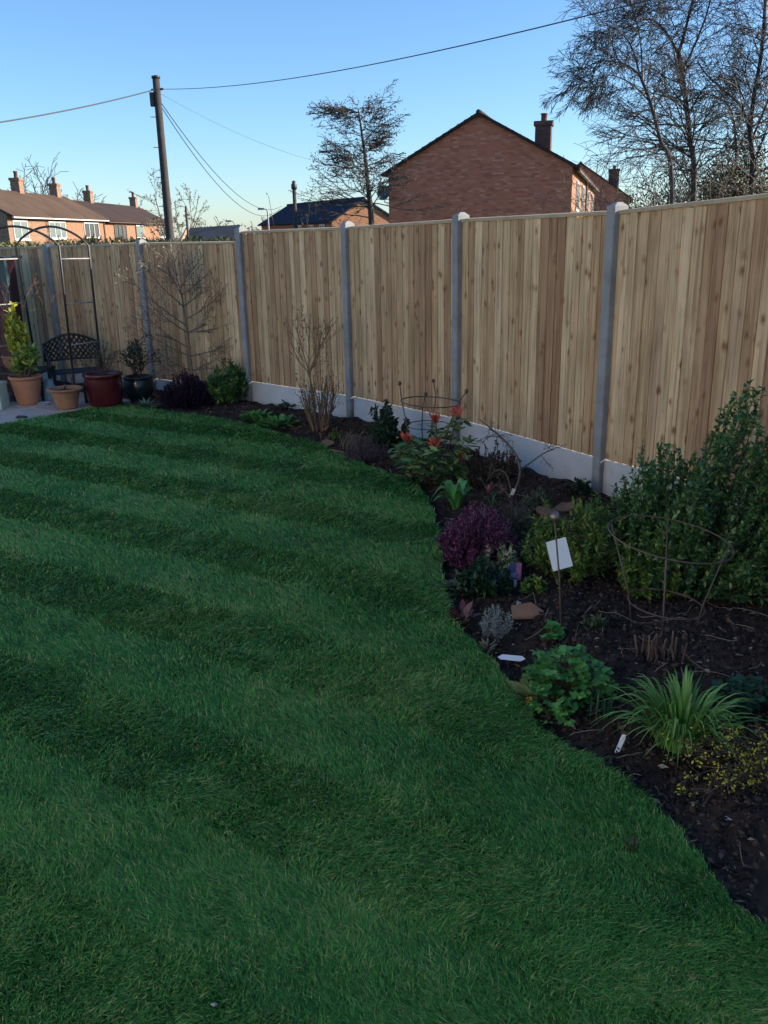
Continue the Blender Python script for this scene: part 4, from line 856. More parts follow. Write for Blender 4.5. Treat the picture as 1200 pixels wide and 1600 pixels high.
# bare magnolia
b0 = gp(300, 628); b0[:2] += [.05, .25]; b0[2] = SZ(b0[0], b0[1]); Ym = b0[1]
t = thing('bare_magnolia', 'bare spreading magnolia with pale furry buds in front of the fence', 'tree', tuple(b0)); tw = Twigs(); tips = []
MAG = dict(seg=.07, wander=.13, lift=[.03, .05], taper=.4, rmin=.0022, levels=2, kids=[5], len=[.45], ang=[(30, 70)], rk=.55, bark2=BARK); MAG['from'] = [.2]
trunk = smooth_line([b0+[0, 0, -.03], at(300, 580, Ym), at(293, 520, Ym), at(285, 470, Ym), at(276, 432, Ym)], 5); tw.add(trunk, np.linspace(.022, .006, len(trunk)), 6)
for x, y, fz, dy in ((205, 440, .55, -.5), (222, 413, .7, -.55), (255, 400, .8, -.5), (270, 403, .85, -.35), (330, 420, .8, -.1), (345, 460, .6, -.2), (378, 500, .5, -.15), (350, 485, .5, .1), (225, 466, .5, -.5), (235, 500, .4, -.2), (372, 530, .35, -.2), (340, 560, .25, -.25), (240, 545, .25, -.1), (230, 520, .35, .1), (325, 440, .7, .1), (250, 570, .2, -.2), (355, 545, .25, .1), (300, 410, .85, -.15)):
    i = int(fz*(len(trunk)-1)); e = at(x, y, Ym+dy); s0 = trunk[i]; mid = s0*.5+e*.5+[0, 0, -.03]
    pl = smooth_line([s0, mid, e], 5); tw.add(pl, np.linspace(.009, .003, len(pl)), 4); tips.append((e, unit(pl[-1]-pl[-2])))
    for j in range(9): k = rng.integers(2, len(pl)-1); grow(tw, pl[k], unit(pl[k]-pl[k-1])*.7+rvec()*.6+[0, 0, .12], .34, .004, 0, MAG, tips)
tw.build('branches', plain('magnolia_bark', (.21, .18, .145), (.13, .11, .09), 18, .9), t)
tp = np.array([a for a, b in tips]); dd = np.array([b for a, b in tips])
scatter('buds', LEAF6, tp, dd, rvec(len(tp)), .035, .014, leafm('bud', (.3, .27, .2), (.36, .32, .24), (.22, .2, .15), rough=.9), t)
# variegated plant, dark clump, lavender and others near the labels
VAR = leafm('variegated', (.08, .14, .05), (.4, .42, .22), (.5, .5, .32), (.1, .17, .06))
sprigs('variegated_plant', 'small plant with cream edged leaves left of the picture label', gp(785, 905), (.09, .08, .22), 14, 22, .038, .016, VAR, 'plant', f0=.35, dome=.2)
sprigs('low_evergreen', 'dark green low clump in front of the purple shrub', gp(752, 920), (.17, .13, .19), 40, 34, .045, .02, leafm('dk_clump', (.012, .04, .02), (.022, .06, .028), (.035, .085, .035)), 'plant', f0=.25, tmpl=LEAF6)
rosette('grey_rosette', 'pale grey-green rosette plant at the lawn edge below the purple shrub', gp(712, 918), 70, .055, .025, leafm('grey_rosette', (.08, .12, .07), (.14, .18, .11), (.1, .1, .07)), 'plant', .9, .09)
rosette('red_leaved_plant', 'dark red leaved plant at the lawn edge beside the silver plant', gp(724, 966), 26, .085, .045, leafm('red_heuchera', (.09, .025, .025), (.16, .05, .045), (.2, .1, .075)), 'plant', .8, .06)
sprigs('silver_plant', 'silver-leaved wispy lavender near the lawn edge', gp(775, 988), (.085, .08, .19), 46, 22, .022, .005, leafm('silver', (.2, .24, .22), (.3, .34, .32), (.42, .46, .44)), 'plant', f0=.2, r0=.0018, smat=plain('silver_stem', (.2, .2, .17)), spread=.6)
rosette('withered_rosette', 'small pale withered rosette on the very edge of the lawn', gp(760, 1012), 34, .045, .014, leafm('pale_withered', (.2, .15, .08), (.3, .24, .14), (.14, .15, .07)), 'plant', .7, .03)
# aquilegia: scalloped leaves
th = np.linspace(0, 2*math.pi, 13)[:-1]; rad_ = .5*(1+.30*np.cos(3*th)); lob = np.array([(0, .0, 0)]+[(r_*math.sin(a), .55-r_*math.cos(a), .08*math.sin(3*a)) for r_, a in zip(rad_, th)])
lobf = np.array([(0, i+1, (i+1) % 12+1) for i in range(12)]); lob[0] = (0, .5, -.06); LOBE = (lob, lobf)
AQ = leafm('aquilegia_leaf', (.05, .19, .04), (.09, .29, .055), (.15, .38, .085), rough=.55)
def aquilegia(label, b0, R_, h, n_, L_, mat, name='aquilegia_plant'):
    t = thing(name, label, 'plant', tuple(b0)); tw = Twigs(); P_ = []; D_ = []
    for k in range(n_):
        a = rng.uniform(0, 6.28); q = math.sqrt(rng.random()); q = q*(1+.28*math.sin(3*a+1.2)); e = b0+np.array([R_*q*math.cos(a), R_*q*math.sin(a), h*(1-.5*q*q)*rng.choice([.45, .8, 1., 1.12])*rng.uniform(.8, 1.1)])
        tw.add(smooth_line([b0+rng.normal(size=3)*[.02, .02, 0], b0*.4+e*.6+[0, 0, h*.1], e], 2), np.full(5, .0022), 3)
        for j in range(3):
            c_ = a+(j-1)*1.25+rng.normal()*.2; P_.append(e); D_.append((math.cos(c_), math.sin(c_), rng.uniform(-.3, .25)))
    tw.build('stalks', plain('aq_stem', (.10, .13, .05), (.08, .07, .04)), t); n2 = len(P_)
    scatter('leaves', LOBE, np.array(P_), np.array(D_), rng.normal(size=(n2, 3))*.28+[0, 0, 1], rng.uniform(.75, 1.2, n2)*L_, rng.uniform(.75, 1.2, n2)*L_*1.1, mat, t); return t
aquilegia('bushy green plant with scalloped leaves in the front bed', gp(882, 1092), .19, .23, 170, .034, AQ)
aquilegia('small scalloped-leaf seedling at the foot of the rusty stake', gp(855, 998), .05, .09, 9, .05, AQ)
aquilegia('dark scalloped-leaf plant at the right behind the strap-leaved clump', gp(1158, 1112), .11, .14, 46, .04, leafm('dk_aq', (.02, .07, .035), (.03, .095, .045)))
# yellow flowering primrose at the lawn edge
b0 = gp(825, 1088); t = rosette('primrose_plant', 'pale primrose plant with one orange-yellow flower at the lawn edge', b0, 34, .075, .032, leafm('pale_primrose', (.10, .17, .05), (.17, .23, .08), (.26, .26, .09)), 'plant', .9, .06)
q = at(826, 1093, b0[1]-.05); P_ = np.repeat(q[None], 6, 0); a = np.arange(6)*1.05
scatter('flower', LEAF6, P_, np.stack([np.cos(a), -.5+0*a, np.sin(a)], -1), np.repeat(np.array([[0, -1., .2]]), 6, 0), .022, .018, leafm('yellow_petal', (.8, .42, .02), (.85, .5, .04)), t)
# daylily, daffodil leaves, yellow twiggy shrub, cut stems
b0 = gp(1062, 1160); t = thing('strap_leaved_clump', 'large arching clump of green strap leaves in the front bed', 'plant', tuple(b0)); n_ = 230; a = rng.uniform(0, 6.28, n_); q = np.sqrt(rng.random(n_))
straps('leaves', b0+np.stack([np.cos(a)*q*.1, np.sin(a)*q*.08, 0*a], -1), np.stack([np.cos(a), np.sin(a)], -1), rng.uniform(.08, .30, n_)*(.35+q*.75), rng.uniform(.15, .27, n_)*(1.15-.4*q), rng.uniform(.008, .014, n_), leafm('daylily_leaf', (.07, .2, .035), (.12, .3, .05), (.18, .38, .07), (.28, .44, .12), rough=.4), t, 8, rng.uniform(.1, .75, n_)*q, .2)
b0 = gp(940, 1120); t = thing('daffodil_leaves', 'thin tuft of dark green daffodil leaves beside the scalloped plant', 'plant', tuple(b0)); n_ = 26
straps('leaves', b0+rng.normal(size=(n_, 3))*[.03, .02, 0], unit(rng.normal(size=(n_, 2))), rng.uniform(.01, .08, n_), rng.uniform(.07, .15, n_), .006, leafm('daff', (.02, .08, .045), (.035, .11, .06)), t)
YT = dict(seg=.05, wander=.17, lift=[-.02, -.02], taper=.5, rmin=.0014, levels=2, kids=[7], len=[.5], ang=[(25, 65)], rk=.65, bark2=TWIG); YT['from'] = [.15]
b0 = gp(1215, 1215); t = thing('yellow_leaved_shrub', 'twiggy low shrub with tiny yellow leaves at the right edge', 'shrub', tuple(b0)); tw = Twigs(); tips = []
for (x, y, dy) in ((1120, 1160, .05), (1085, 1175, .02), (1060, 1160, .12), (1105, 1240, -.1), (1125, 1265, -.12), (1150, 1230, -.05), (1180, 1190, 0), (1165, 1280, -.12), (1190, 1250, -.08), (1210, 1170, .05), (1075, 1215, -.05)):
    e = at(x, y, b0[1]+dy); pl = smooth_line([b0, b0*.5+e*.5+[0, 0, .05], e], 5); tw.add(pl, np.linspace(.004, .0016, len(pl)), 4); tips.append((e, rvec()))
    for j in range(7): k = rng.integers(2, len(pl)-1); grow(tw, pl[k], unit(pl[k]-pl[k-1])+rvec()*.7+[0, 0, .15], .11, .002, 0, YT, tips)
tw.build('branches', TWIG, t); tp = np.array([a for a, b in tips]); n_ = 900; k = rng.integers(0, len(tp), n_)
scatter('leaves', LEAF, tp[k]+rng.normal(size=(n_, 3))*.012, rvec(n_), rvec(n_)+[0, 0, 1], rng.uniform(.009, .018, n_), rng.uniform(.006, .01, n_), leafm('golden_leaf', (.4, .4, .04), (.58, .54, .06), (.28, .32, .04)), t)
b0 = gp(1028, 1035); t = thing('dormant_perennial', 'stubby brown cut-down stems of a dormant perennial', 'plant', tuple(b0))
for k in range(34):
    p = b0+[rng.normal()*.055, rng.normal()*.04, -.015]; h = rng.uniform(.05, .15); e = p+[rng.normal()*.02, rng.normal()*.015, h]
    MB().tube([p, (p+e)/2+rng.normal(size=3)*.004, e], [.006, .005, .0045], 6).build('stem', plain('cut_stem%d' % (k % 3), [(.14, .085, .06), (.10, .06, .045), (.2, .13, .09)][k % 3], None, 30, .9), t)
# ------------------------------------------------------------------ ornaments, supports and labels in the bed
b0 = gp(878, 992); tp = at(866, 806, b0[1]); t = thing('garden_stake', 'rusty metal stake topped by a winged insect ornament', 'ornament', tuple(b0))
MB().tube([b0+[0, 0, -.05], b0*.5+tp*.5+[.006, 0, 0], tp], .0045, 6).build('rod', RUST, t, True)
MB().lathe([(.001, -.03), (.02, -.022), (.03, 0), (.02, .022), (.001, .03)], tuple(tp+[0, -.01, .0]), 14).build('body', plain('tarnished_steel', (.3, .28, .26), (.15, .11, .09), 40, .35, 0, .7), t, True)
for sg, y_ in ((-1, .0), (1, .02)):
    for (x1, z1, ww) in ((.095, .035, .028), (.06, .045, .022)):
        n = 12; m_ = MB(); c = tp+[0, 0, .02]
        for d in (0, .003):
            for k in range(n):
                a = 2*math.pi*k/n; u_ = .5+.5*math.cos(a); m_.v.append(tuple(c+np.array([sg*u_*x1, d+.012*sg+(.008 if x1 < .07 else 0), u_*z1*.55+math.sin(a)*ww*(.35+.65*u_)+y_*.4])))
        m_.f += [tuple(range(n))[::-1], tuple(range(n, 2*n))]+[(k, (k+1) % n, n+(k+1) % n, n+k) for k in range(n)]; m_.build('wing', RUST, t)
def card(name, label, c, w_, h_, rot, mat, cat='plant label', thick=.0012, group='plant labels'):
    m_ = MB().box((-w_/2, -thick, -h_/2), (w_/2, thick, h_/2)); o = m_.build(name, mat); o.location = tuple(c); o.rotation_euler = rot; return tag(o, label, cat, group)
CARD = plain('white_card', (.82, .84, .86), (.74, .77, .8), 3, .4)
c = at(874, 866, gp(878, 992)[1]+.09); card('plant_card', 'large blank white card hanging upright behind the rusty stake', c, .105, .155, (R(-12), R(-13), R(6)), CARD)
c = gp(799, 1030); out = [(-.065, -.006), (-.05, -.017), (.045, -.015), (.066, .004), (.05, .017), (-.045, .014)]; n = len(out)
m_ = MB().add([(x, -.001, z+.006*math.sin(x*30)) for x, z in out]+[(x, .001, z+.006*math.sin(x*30)) for x, z in out], [tuple(range(n)), tuple(range(n, 2*n))[::-1]]+[(k, k+n, (k+1) % n+n, (k+1) % n) for k in range(n)])
o = m_.build('plant_label', CARD); o.location = tuple(c+[0, 0, .04]); o.rotation_euler = (R(-62), R(8), R(-14)); tag(o, 'white pointed label lying flat on the soil near the lawn edge', 'plant label', 'plant labels')
b0 = gp(962, 1172); m_ = MB().add([(-.009, -.001, 0), (.009, -.001, 0), (.009, -.001, .085), (.006, -.001, .095), (-.006, -.001, .095), (-.009, -.001, .085), (-.009, .001, 0), (.009, .001, 0), (.009, .001, .085), (.006, .001, .095), (-.006, .001, .095), (-.009, .001, .085)], [(0, 1, 2, 3, 4, 5), (11, 10, 9, 8, 7, 6)]+[(i, i+6, (i+1) % 6+6, (i+1) % 6) for i in range(6)])
o = m_.build('plant_label', CARD); o.location = tuple(b0); o.rotation_euler = (R(-18), R(22), R(-8)); tag(o, 'slim white plant label stuck upright beside the strap-leaved clump', 'plant label', 'plant labels')
b0 = gp(805, 912); t = thing('picture_label', 'blue and pink picture plant label standing in the soil', 'plant label', tuple(b0), R(-12), 'plant labels')
def picm():
    n = NB('picture_print'); v = n.obj(); sp = n.n('ShaderNodeSeparateXYZ'); n.l(v, sp.inputs[0])
    side = n.math('GREATER_THAN', sp.outputs[0], .002); pk = n.ramp(n.noise(v, 120, 3), [(.4, (.16, .06, .16)), (.6, (.4, .2, .33))])
    wv = n.n('ShaderNodeTexWave', bands_direction='Z'); wv.inputs['Scale'].default_value = 55; n.l(v, wv.inputs['Vector'])
    tx = n.math('MULTIPLY', n.math('GREATER_THAN', wv.outputs['Fac'], .6), n.math('LESS_THAN', sp.outputs[2], .075))
    bl = n.mix(tx, (.04, .07, .2), (.5, .55, .68)); n.l(n.mix(side, bl, pk), n.b.inputs['Base Color']); n.P(Roughness=.35); return n.m
MB().box((-.034, -.001, .03), (.034, .001, .135)).build('card', picm(), t, local=True); MB().box((-.008, -.0008, -.05), (.008, .0008, .0295)).build('spike', CARD, t, local=True)
b0 = gp(805, 958); m_ = MB().box((-.012, -.001, 0), (.012, .001, .075)); o = m_.build('plant_label', plain('grey_tag', (.4, .45, .47), None, 20, .6)); o.location = tuple(b0); o.rotation_euler = (R(-10), R(20), .2); tag(o, 'weathered grey label stub beside the silver plant', 'plant label', 'plant labels')
def ring(c, r_, tilt, rad, n=40):
    a = np.linspace(0, 2*math.pi, n+1)[:-1]; p = np.stack([np.cos(a)*r_, np.sin(a)*r_, 0*a], -1); p[:, 2] = p[:, 0]*tilt[0]+p[:, 1]*tilt[1]; return tube_np(p+c, rad, 6, True)
# wide wire support
c1_, c2_ = at(1047, 841, 4.12), at(1040, 943, 4.08); t = thing('ring_support', 'wide rusty two-ring wire plant support in front of the big evergreen', 'plant support', (c2_[0], c2_[1], 0))
MB().add(*ring(c1_, .305, (-.13, .05), .004)).build('top_ring', RUST, t, True); MB().add(*ring(c2_, .19, (-.10, .0), .0035)).build('lower_ring', RUST, t, True)
for a in (2.6, 4.35, .0, 1.3):
    u_ = np.array([math.cos(a), math.sin(a), 0]); A_ = c1_+u_*.305; A_[2] += -.13*u_[0]*.305+.05*u_[1]*.305; B_ = c2_+u_*.19; B_[2] -= .1*u_[0]*.19; g_ = B_+(B_-A_)*.25; g_[2] = SZ(g_[0], g_[1])-.06
    MB().tube([A_, B_, g_], .0038, 6).build('leg', RUST, t, True)
# obelisk with balls
Yo = 8.0; c1_, c2_ = at(672, 628, Yo), at(668, 664, Yo); t = thing('obelisk_support', 'rusty wire obelisk with ball finials behind the red tipped shrub', 'plant support', (c1_[0], c1_[1], SZ(c1_[0], c1_[1])))
MB().add(*ring(c1_, .27, (-.06, 0), .006)).build('top_ring', RUST, t, True); MB().add(*ring(c2_, .2, (0, 0), .005)).build('lower_ring', RUST, t, True)
for a, (tx, ty) in ((2.9, (624.5, 599)), (1.3, (677, 595)), (4.4, (665, 616)), (-.15, (729, 611))):
    u_ = np.array([math.cos(a), math.sin(a), 0]); T_ = at(tx, ty, Yo+.27*u_[1]); B_ = c2_+u_*.2; A_ = c1_+u_*.27; g_ = np.array([c2_[0]+u_[0]*.15, c2_[1]+u_[1]*.15, 0]); g_[2] = SZ(g_[0], g_[1])-.05
    lg = MB().tube([T_, A_, B_, g_], .0055, 6).build('leg', RUST, t, True)
    MB().lathe([(.001, -.02), (.013, -.015), (.019, 0), (.013, .015), (.001, .02)], tuple(T_), 12).build('ball', RUST, lg, True)
# low wire hoops at the far bed
t0 = gp(420, 628); t = thing('wire_hoops', 'low black wire hoop edging in front of the gravel board', 'plant support', tuple(t0))
for (xa, xb, yt) in ((400, 424, 607), (416, 440, 607), (432, 450, 596)):
    a_, b_ = gp(xa, 624), gp(xb, 626); T_ = at((xa+xb)/2, yt, (a_[1]+b_[1])/2); MB().tube(smooth_line([a_+[0, 0, -.03], np.array([a_[0], a_[1], T_[2]*.75]), T_, np.array([b_[0], b_[1], T_[2]*.75]), b_+[0, 0, -.03]], 5), .005, 6).build('hoop', BLACKM, t, True)
for yy_ in (608, 620): MB().tube([at(400, yy_, t0[1]), at(450, yy_+1, t0[1])], .004, 5).build('rail', BLACKM, t)
# ------------------------------------------------------------------ patio corner
def PG(x, y): p = G(x, y); p[2] = PZ+.004 if (np.array(p[:2])-e0)@pat_n < 1.24 else gz(p[1])+.01; return p
def pot(name, label, px, py, rim, base, h, mat, ribs=0, thick=.018, cat='pot', soil=True, belly=0., lip=.02, dy=0.):
    c = PG(px, py); c[1] += dy; t = thing(name, label, cat, tuple(c)); pr = [(.001, 0), (base, 0)]
    for k in range(1, 13):
        f = k/13; r_ = base+(rim-lip*.5-base)*f+belly*math.sin(f*math.pi)+(.004 if ribs and k % 2 else 0); pr.append((r_, h*.9*f))
    pr += [(rim-lip*.5, h*.9), (rim+lip*.3, h*.905), (rim+lip*.3, h), (rim-thick, h), (rim-thick*1.4, h-.05)]
    MB().lathe(pr, tuple(c), 36).build('shell', mat, t, True)
    if soil: MB().lathe([(rim-thick*1.3, h-.045), (rim*.5, h-.03), (.001, h-.035)], tuple(c), 24).build('compost', SOIL, t, True)
    return t, c+[0, 0, h-.04]
t, c = pot('terracotta_pot', 'tall ribbed terracotta pot holding a yellow-green shrub', 46, 634, .20, .135, .365, TERRA, 1)
YEL = leafm('golden_big', (.3, .34, .05), (.55, .52, .06), (.68, .6, .08), (.42, .44, .07), rough=.45); YGR = leafm('yellowgreen_big', (.1, .22, .05), (.24, .36, .06), (.48, .48, .09), rough=.45)
sprigs('potted_shrub', 'yellow-green leafy shrub growing in the tall ribbed terracotta pot', c, (.2, .17, .44), 20, 20, .075, .045, YGR, 'plant', BARKL, .45, tmpl=LEAF6, r0=.009, lean=(.15, 0))
t, c = pot('terracotta_pot', 'wide flared terracotta pot standing on the patio edge', 106, 640, .205, .12, .255, TERRAD, 0, .02, lip=.05)
rosette('small_plant', 'small grey-green sprout in the wide flared terracotta pot', c, 14, .06, .02, leafm('sprout', (.08, .1, .07), (.12, .14, .1)), 'plant', .9, .04)
BURG = plain('burgundy_glaze', (.10, .015, .02), (.06, .01, .014), 5, .15, 0, 0, .6)
t, c = pot('glazed_pot', 'large burgundy glazed pot with a bare shrub', 166, 634, .24, .205, .40, BURG, 0, .02, belly=.012)
POTB = dict(seg=.05, wander=.14, lift=[.04, .02], taper=.4, rmin=.002, levels=2, kids=[6], len=[.55], ang=[(20, 60)], rk=.6, bark2=TWIG); POTB['from'] = [.2]
twig_bush('potted_shrub', 'bare twiggy shrub in the large burgundy glazed pot', [c, c+[.03, 0, 0], c+[-.03, .01, 0]], .42, 14, POTB, TWIG, 'plant', None, .45, .006, leaf=(160, .03, .035, leafm('dull_leaf', (.05, .07, .04), (.09, .1, .06))))
t, c = pot('dark_pot', 'low rounded dark green pot with an open shrub', 219, 623, .19, .15, .27, plain('dark_green_glaze', (.018, .028, .03), (.012, .02, .022), 6, .3), 0, .02, belly=.035)
twig_bush('potted_shrub', 'open dark-leaved shrub in the low rounded dark pot', [c, c+[.04, 0, 0], c+[-.05, .01, 0]], .55, 10, POTB, TWIG, 'plant', None, .4, .007, leaf=(520, .05, .05, leafm('dull_green', (.03, .05, .03), (.05, .075, .045), (.08, .09, .06))))
# black side table with the terracotta bowl
ca = at(30, 577, 11.62); zt = ca[2]; t = thing('side_table', 'low black metal table at the left edge carrying a terracotta bowl', 'table', (ca[0], ca[1], PZ))
x0, x1 = at(-60, 577, 11.6)[0], at(74, 577, 11.6)[0]
MB().box((x0, 11.35, zt-.03), (x1, 11.9, zt)).build('table_top', BLACKM, t)
for x_ in (x0+.03, at(21, 600, 11.4)[0], x1-.02):
    for y_ in (11.38, 11.87): MB().box((x_-.018, y_-.018, PZ), (x_+.018, y_+.018, zt-.03)).build('leg', BLACKM, t)
cb = np.array([at(27, 577, 11.6)[0], 11.55, zt]); t = thing('terracotta_bowl', 'rounded terracotta bowl on the black table with golden plant', 'pot', tuple(cb))
MB().lathe([(.001, 0), (.07, 0), (.12, .05), (.145, .11), (.14, .17), (.155, .175), (.155, .195), (.13, .195), (.12, .15)], tuple(cb), 30).build('shell', TERRAD, t, True); MB().lathe([(.13, .16), (.001, .17)], tuple(cb), 20).build('compost', SOIL, t)
sprigs('golden_plant', 'upright golden-leaved plant in the terracotta bowl', cb+[.04, 0, .16], (.13, .12, .66), 18, 34, .08, .045, YEL, 'plant', BARKL, .2, tmpl=LEAF6, r0=.006, dome=.35, lean=(.04, 0))
q = PG(3, 640); tag(MB().box((q[0]-.32, q[1]-.12, q[2]), (q[0]+.055, q[1]+.12, q[2]+.3)).box((q[0]-.33, q[1]-.13, q[2]+.3), (q[0]+.065, q[1]+.13, q[2]+.325)).build('storage_box', plain('pale_green', (.45, .55, .42), (.4, .5, .38), 4, .5)), 'pale green box at the left frame edge on the patio', 'box')
q = PG(80, 628); tag(MB().lathe([(.001, .0), (.11, 0), (.10, .12), (.06, .22), (.055, .27), (.001, .27)], tuple(q), 20).build('teal_jar', plain('pale_teal', (.22, .32, .33), (.16, .25, .27), 10, .5)), 'pale teal jar between the two terracotta pots', 'jar')
q = PG(69, 635); tag(MB().lathe([(.001, 0), (.07, 0), (.085, .02), (.08, .02), (.065, .008), (.001, .008)], tuple(q), 20).build('saucer', plain('pale_blue', (.5, .55, .62), None, 8, .4)), 'pale blue saucer on the patio by the ribbed pot', 'saucer')
q = PG(34, 654); tag(MB().add([(q[0]-.07, q[1]-.02, q[2]), (q[0]+.06, q[1]-.025, q[2]), (q[0]+.075, q[1]+.02, q[2]), (q[0]-.06, q[1]+.03, q[2]), (q[0]-.05, q[1]-.012, q[2]+.025), (q[0]+.045, q[1]-.012, q[2]+.02), (q[0]+.05, q[1]+.012, q[2]+.022), (q[0]-.045, q[1]+.015, q[2]+.028)], [(3, 2, 1, 0), (4, 5, 6, 7), (0, 1, 5, 4), (1, 2, 6, 5), (2, 3, 7, 6), (3, 0, 4, 7)]).build('dark_stone', plain('dark_stone', (.04, .04, .045), None, 20, .8)), 'small dark stone lying on the pale paving', 'stone')
q = PG(139, 632); tag(MB().lathe([(.001, 0), (.045, 0), (.05, .24), (.055, .24), (.055, .26), (.04, .26), (.001, .22)], tuple(q), 16).build('slim_black_pot', BLACKM, None, True), 'slim black pot at the left side of the burgundy pot', 'pot')
# cast iron bench with a lattice back
Lb, Rb = at(68, 545, 12.15), at(153, 545, 12.45); zs = at(110, 578, 12.2)[2]; ub = unit((Rb-Lb)*[1, 1, 0]); nb_ = np.array([ub[1], -ub[0], 0]); Wb = float(np.linalg.norm((Rb-Lb)[:2]))
bc = (Lb+Rb)/2; t = thing('garden_bench', 'dark cast metal bench with a curved lattice back behind the pots', 'bench', (bc[0], bc[1], gz(bc[1])))
def bp(s, z, d=0): return np.array([*(Lb+ub*s*Wb)[:2], z])+nb_*d
z_lo = at(110, 562, 12.3)[2]
def ztop(s): return at(110, 536, 12.3)[2]+(at(110, 522, 12.3)[2]-at(110, 536, 12.3)[2])*math.sin(math.pi*s)
m_ = MB(); m_.tube([bp(s, ztop(s)) for s in np.linspace(0, 1, 17)], .018, 6).tube([bp(s, z_lo+.02*math.sin(math.pi*s)) for s in np.linspace(0, 1, 9)], .015, 6).tube([bp(0, z_lo), bp(0, ztop(0)+.02)], .02, 6).tube([bp(1, z_lo), bp(1, ztop(1)+.02)], .02, 6); m_.build('back_frame', BLACKM, t, True)
lat = MB()
for k in range(-4, 14):
    for sg in (1, -1):
        s0 = k/11; pts = []
        for f in np.linspace(0, 1, 9):
            s = s0+sg*f*.34 if sg > 0 else s0+.34-f*.34
            if 0 <= s <= 1: pts.append(bp(s, z_lo+(ztop(s)-z_lo)*f))
        if len(pts) > 1: lat.tube(pts, .011, 4)
lat.build('lattice', BLACKM, t)
m_ = MB()
for k in range(7): d = .04+k*.06; m_.tube([bp(0, zs, d), bp(1, zs, d)], .014, 5)
m_.tube([bp(.02, zs, .02), bp(.02, zs, .42)], .016, 5).tube([bp(.98, zs, .02), bp(.98, zs, .42)], .016, 5); m_.build('seat', BLACKM, t)
gb = gz(12.2)+.01
for s in (.03, .97):
    for d, sw in ((.02, -.05), (.4, .05)): MB().tube(smooth_line([bp(s, zs, d), bp(s, zs*.55, d+sw*.2), bp(s, gb, d+sw)], 4), .018, 6).build('leg', BLACKM, t, True)
    MB().tube(smooth_line([bp(s, z_lo+.12, 0), bp(s, zs+.24, .2), bp(s, zs+.2, .38), bp(s, zs, .4)], 4), .014, 6).build('armrest', BLACKM, t, True)
    MB().tube([bp(s, z_lo, 0), bp(s, zs, .02)], .016, 6).build('back_post', BLACKM, t)
# rose arch: two hoops joined by rungs
YA, YB, YC, YD = 11.45, 11.95, 11.85, 11.35
def leg(px_top, px_bot, Yd):
    a_ = at(*px_top, Yd); d = at(*px_bot, Yd); f = (gz(Yd)-.02-a_[2])/(d[2]-a_[2]); return a_, a_+(d-a_)*f
lA, lB, lC, lD = leg((92, 384), (116, 605), YA), leg((138, 384), (159, 584), YB), leg((25, 384), (42, 484), YC), leg((-47, 386), (-25, 500), YD)
t = thing('rose_arch', 'thin dark metal garden arch standing over the bench', 'garden arch', tuple((lA[1]+lB[1]+lC[1]+lD[1])/4))
ARCHM = plain('arch_metal', (.035, .04, .045), (.022, .025, .03), 20, .4)
for (l1, l2) in ((lC, lB), (lD, lA)):
    a_, b_ = l1[0], l2[0]; hp = []
    for f in np.linspace(0, 1, 15): p = a_+(b_-a_)*f; p[2] += .24*math.sin(math.pi*f)**.75; hp.append(p)
    MB().tube([l1[1]]+hp+[l2[1]], .015, 7).build('hoop', ARCHM, t, True)
RUNG = plain('sunlit_rung', (.42, .4, .38), (.3, .29, .28), 10, .5)  # sunlit look of the crossbars painted as a paler colour
for (l1, l2) in ((lA, lB), (lC, lD)):
    for f in (.08, .36, .62, .86): MB().tube([l1[0]+(l1[1]-l1[0])*f, l2[0]+(l2[1]-l2[0])*f], .009, 6).build('rung', RUNG, t, True)
for (x, y, L_, lab) in ((107, 470, .9, 'dry brown climber stems twining up the right side of the arch'), (8, 470, .9, 'thin reddish climber stems hanging on the left side of the arch')):
    b = at(x+6, 600, 11.5); b[2] = gz(11.5); tw = Twigs(); t = thing('climber', lab, 'climbing plant', tuple(b), 0, 'climbers on the arch')
    for k in range(5): grow(tw, b+rng.normal(size=3)*[.02, .02, 0], (rng.normal()*.05-.03, 0, 1), rng.uniform(1., 1.75), .005, 0, dict(POTB, seg=.08, wander=.1, levels=3, kids=[6, 3], len=[.22, .5], lift=[.1, 0, 0], ang=[(30, 70), (30, 70)], **{'from': [.3, .2]}))
    tw.build('stems', plain('climber_stem%d' % (x > 50), (.16, .10, .075) if x > 50 else (.2, .09, .09), None, 20, .9), t)
# maroon shed at the left edge
xr = at(11, 500, 12.35)[0]; zt = at(5, 406, 12.3)[2]; t = thing('garden_shed', 'dark maroon shed with a teal corner post at the left edge', 'shed', (xr-.5, 12.6, gz(12.5)))
MAR = plain('maroon_paint', (.075, .022, .028), (.05, .016, .02), 8, .6)
for k in range(8): MB().box((xr-.12*(k+1)+.003, 12.35-.002*(k % 2), gz(12.4)), (xr-.12*k-.003, 12.38, zt-.01*(k % 2))).build('plank', MAR, t)
MB().box((xr-1.2, 12.38, gz(12.4)), (xr, 12.9, zt-.02)).build('body', MAR, t)
MB().box((xr+.002, 12.33, gz(12.4)), (xr+.085, 12.42, zt)).build('corner_post', plain('teal_paint', (.025, .075, .085), (.02, .05, .06), 8, .5), t)
MB().box((xr-1.25, 12.3, zt+.002), (xr+.1, 12.95, zt+.04)).build('roof', BLACKM, t)
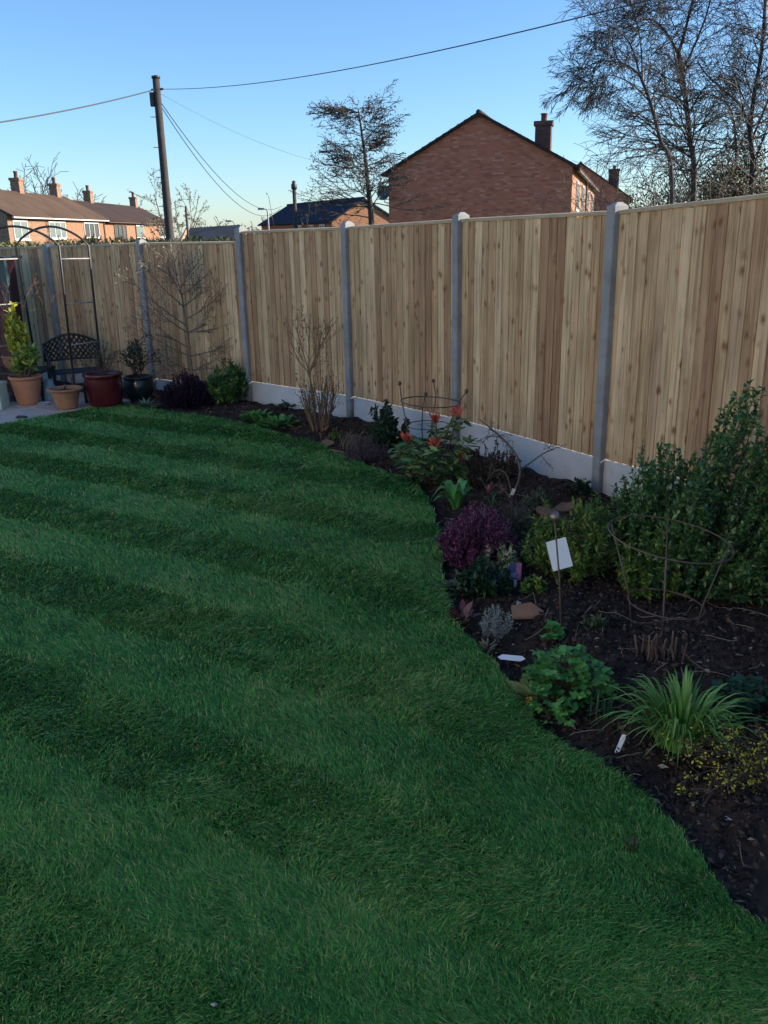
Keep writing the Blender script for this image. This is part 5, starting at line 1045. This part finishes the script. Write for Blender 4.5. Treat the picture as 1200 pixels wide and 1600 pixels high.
# small things on the lawn
q = G(985, 1333); n_ = 9; t = tag(scatter('dead_leaf', LEAF6, np.repeat((q+[0, 0, .03])[None], n_, 0)+rng.normal(size=(n_, 3))*.008, rvec(n_)+[0, 0, .2], rvec(n_), .03, .018, leafm('dead_leaf', (.09, .05, .035), (.14, .08, .05))), 'small crumpled brown dead leaf lying on the near lawn', 'leaf')
for (x, y, lab) in ((335, 1580, 'tiny pale stone in the grass at the bottom of the picture'),):
    q = G(x, y); tag(stones('pale_stone', np.array([q+[0, 0, .022]]), np.array([.009]), plain('pale_pebble', (.4, .38, .36), None, 40, .9)), lab, 'stone', 'pale stones on the lawn')

# pale dry stalks lying on the soil
x, y = bed_points(900); k = rng.permutation(len(x))[:130]; tw = Twigs()
for a_, b_ in zip(x[k], y[k]):
    if dist_line(edge_s, np.array([a_]), np.array([b_]))[0] < .12: continue
    th_ = rng.uniform(0, 6.28); L_ = rng.uniform(.05, .22); d_ = np.array([math.cos(th_), math.sin(th_)]); bow = rng.uniform(-.3, .3); pts = []
    for f in np.linspace(-.5, .5, 6):
        q_ = np.array([a_, b_])+d_*L_*f+np.array([-d_[1], d_[0]])*L_*bow*(f*f); pts.append((q_[0], q_[1], float(soilpt(q_[:1], q_[1:])[0])+.012+rng.uniform(0, .01)))
    tw.add(np.array(pts), np.full(6, rng.uniform(.0012, .0026)), 4)
tag(tw.build('dry_stalks', plain('dry_stalk', (.34, .26, .18), (.2, .14, .1), 30, .9), None), 'thin pale dry stalks lying scattered over the bed soil', 'twigs', kind='stuff')
# further low plants filling the middle of the bed
FILL = [('grey-green low mound between the twisted sapling and the winged stake', 838, 800, .12, .14, 'sage_leaf', .03), ('small bronze seedling clump in front of the withered shrub', 742, 760, .1, .1, 'withered', .03),
        ('tiny fresh green tuft right of the rusty stake foot', 930, 985, .06, .06, 'young_leaf', .03), ('low dark green mat under the red tipped shrub', 640, 752, .16, .09, 'dk_clump', .035),
        ('small green weed beside the picture label', 835, 925, .07, .08, 'nandina_leaf', .03), ('grey-green tuft between the purple shrub and the leafy shrub', 812, 880, .11, .13, 'sage_leaf', .035),
        ('small dark green plant against the gravel board by the nearest post', 905, 775, .09, .12, 'dk_clump', .03), ('low russet mat beside the grey heather', 615, 728, .1, .07, 'withered', .025)]
for lab, x, y, r_, h, mk, L_ in FILL:
    sprigs('low_plant', lab, gp(x, y), (r_, r_*.8, h), 22, 22, L_, L_*.5, MATS[mk], 'plant', f0=.2, r0=.0025)
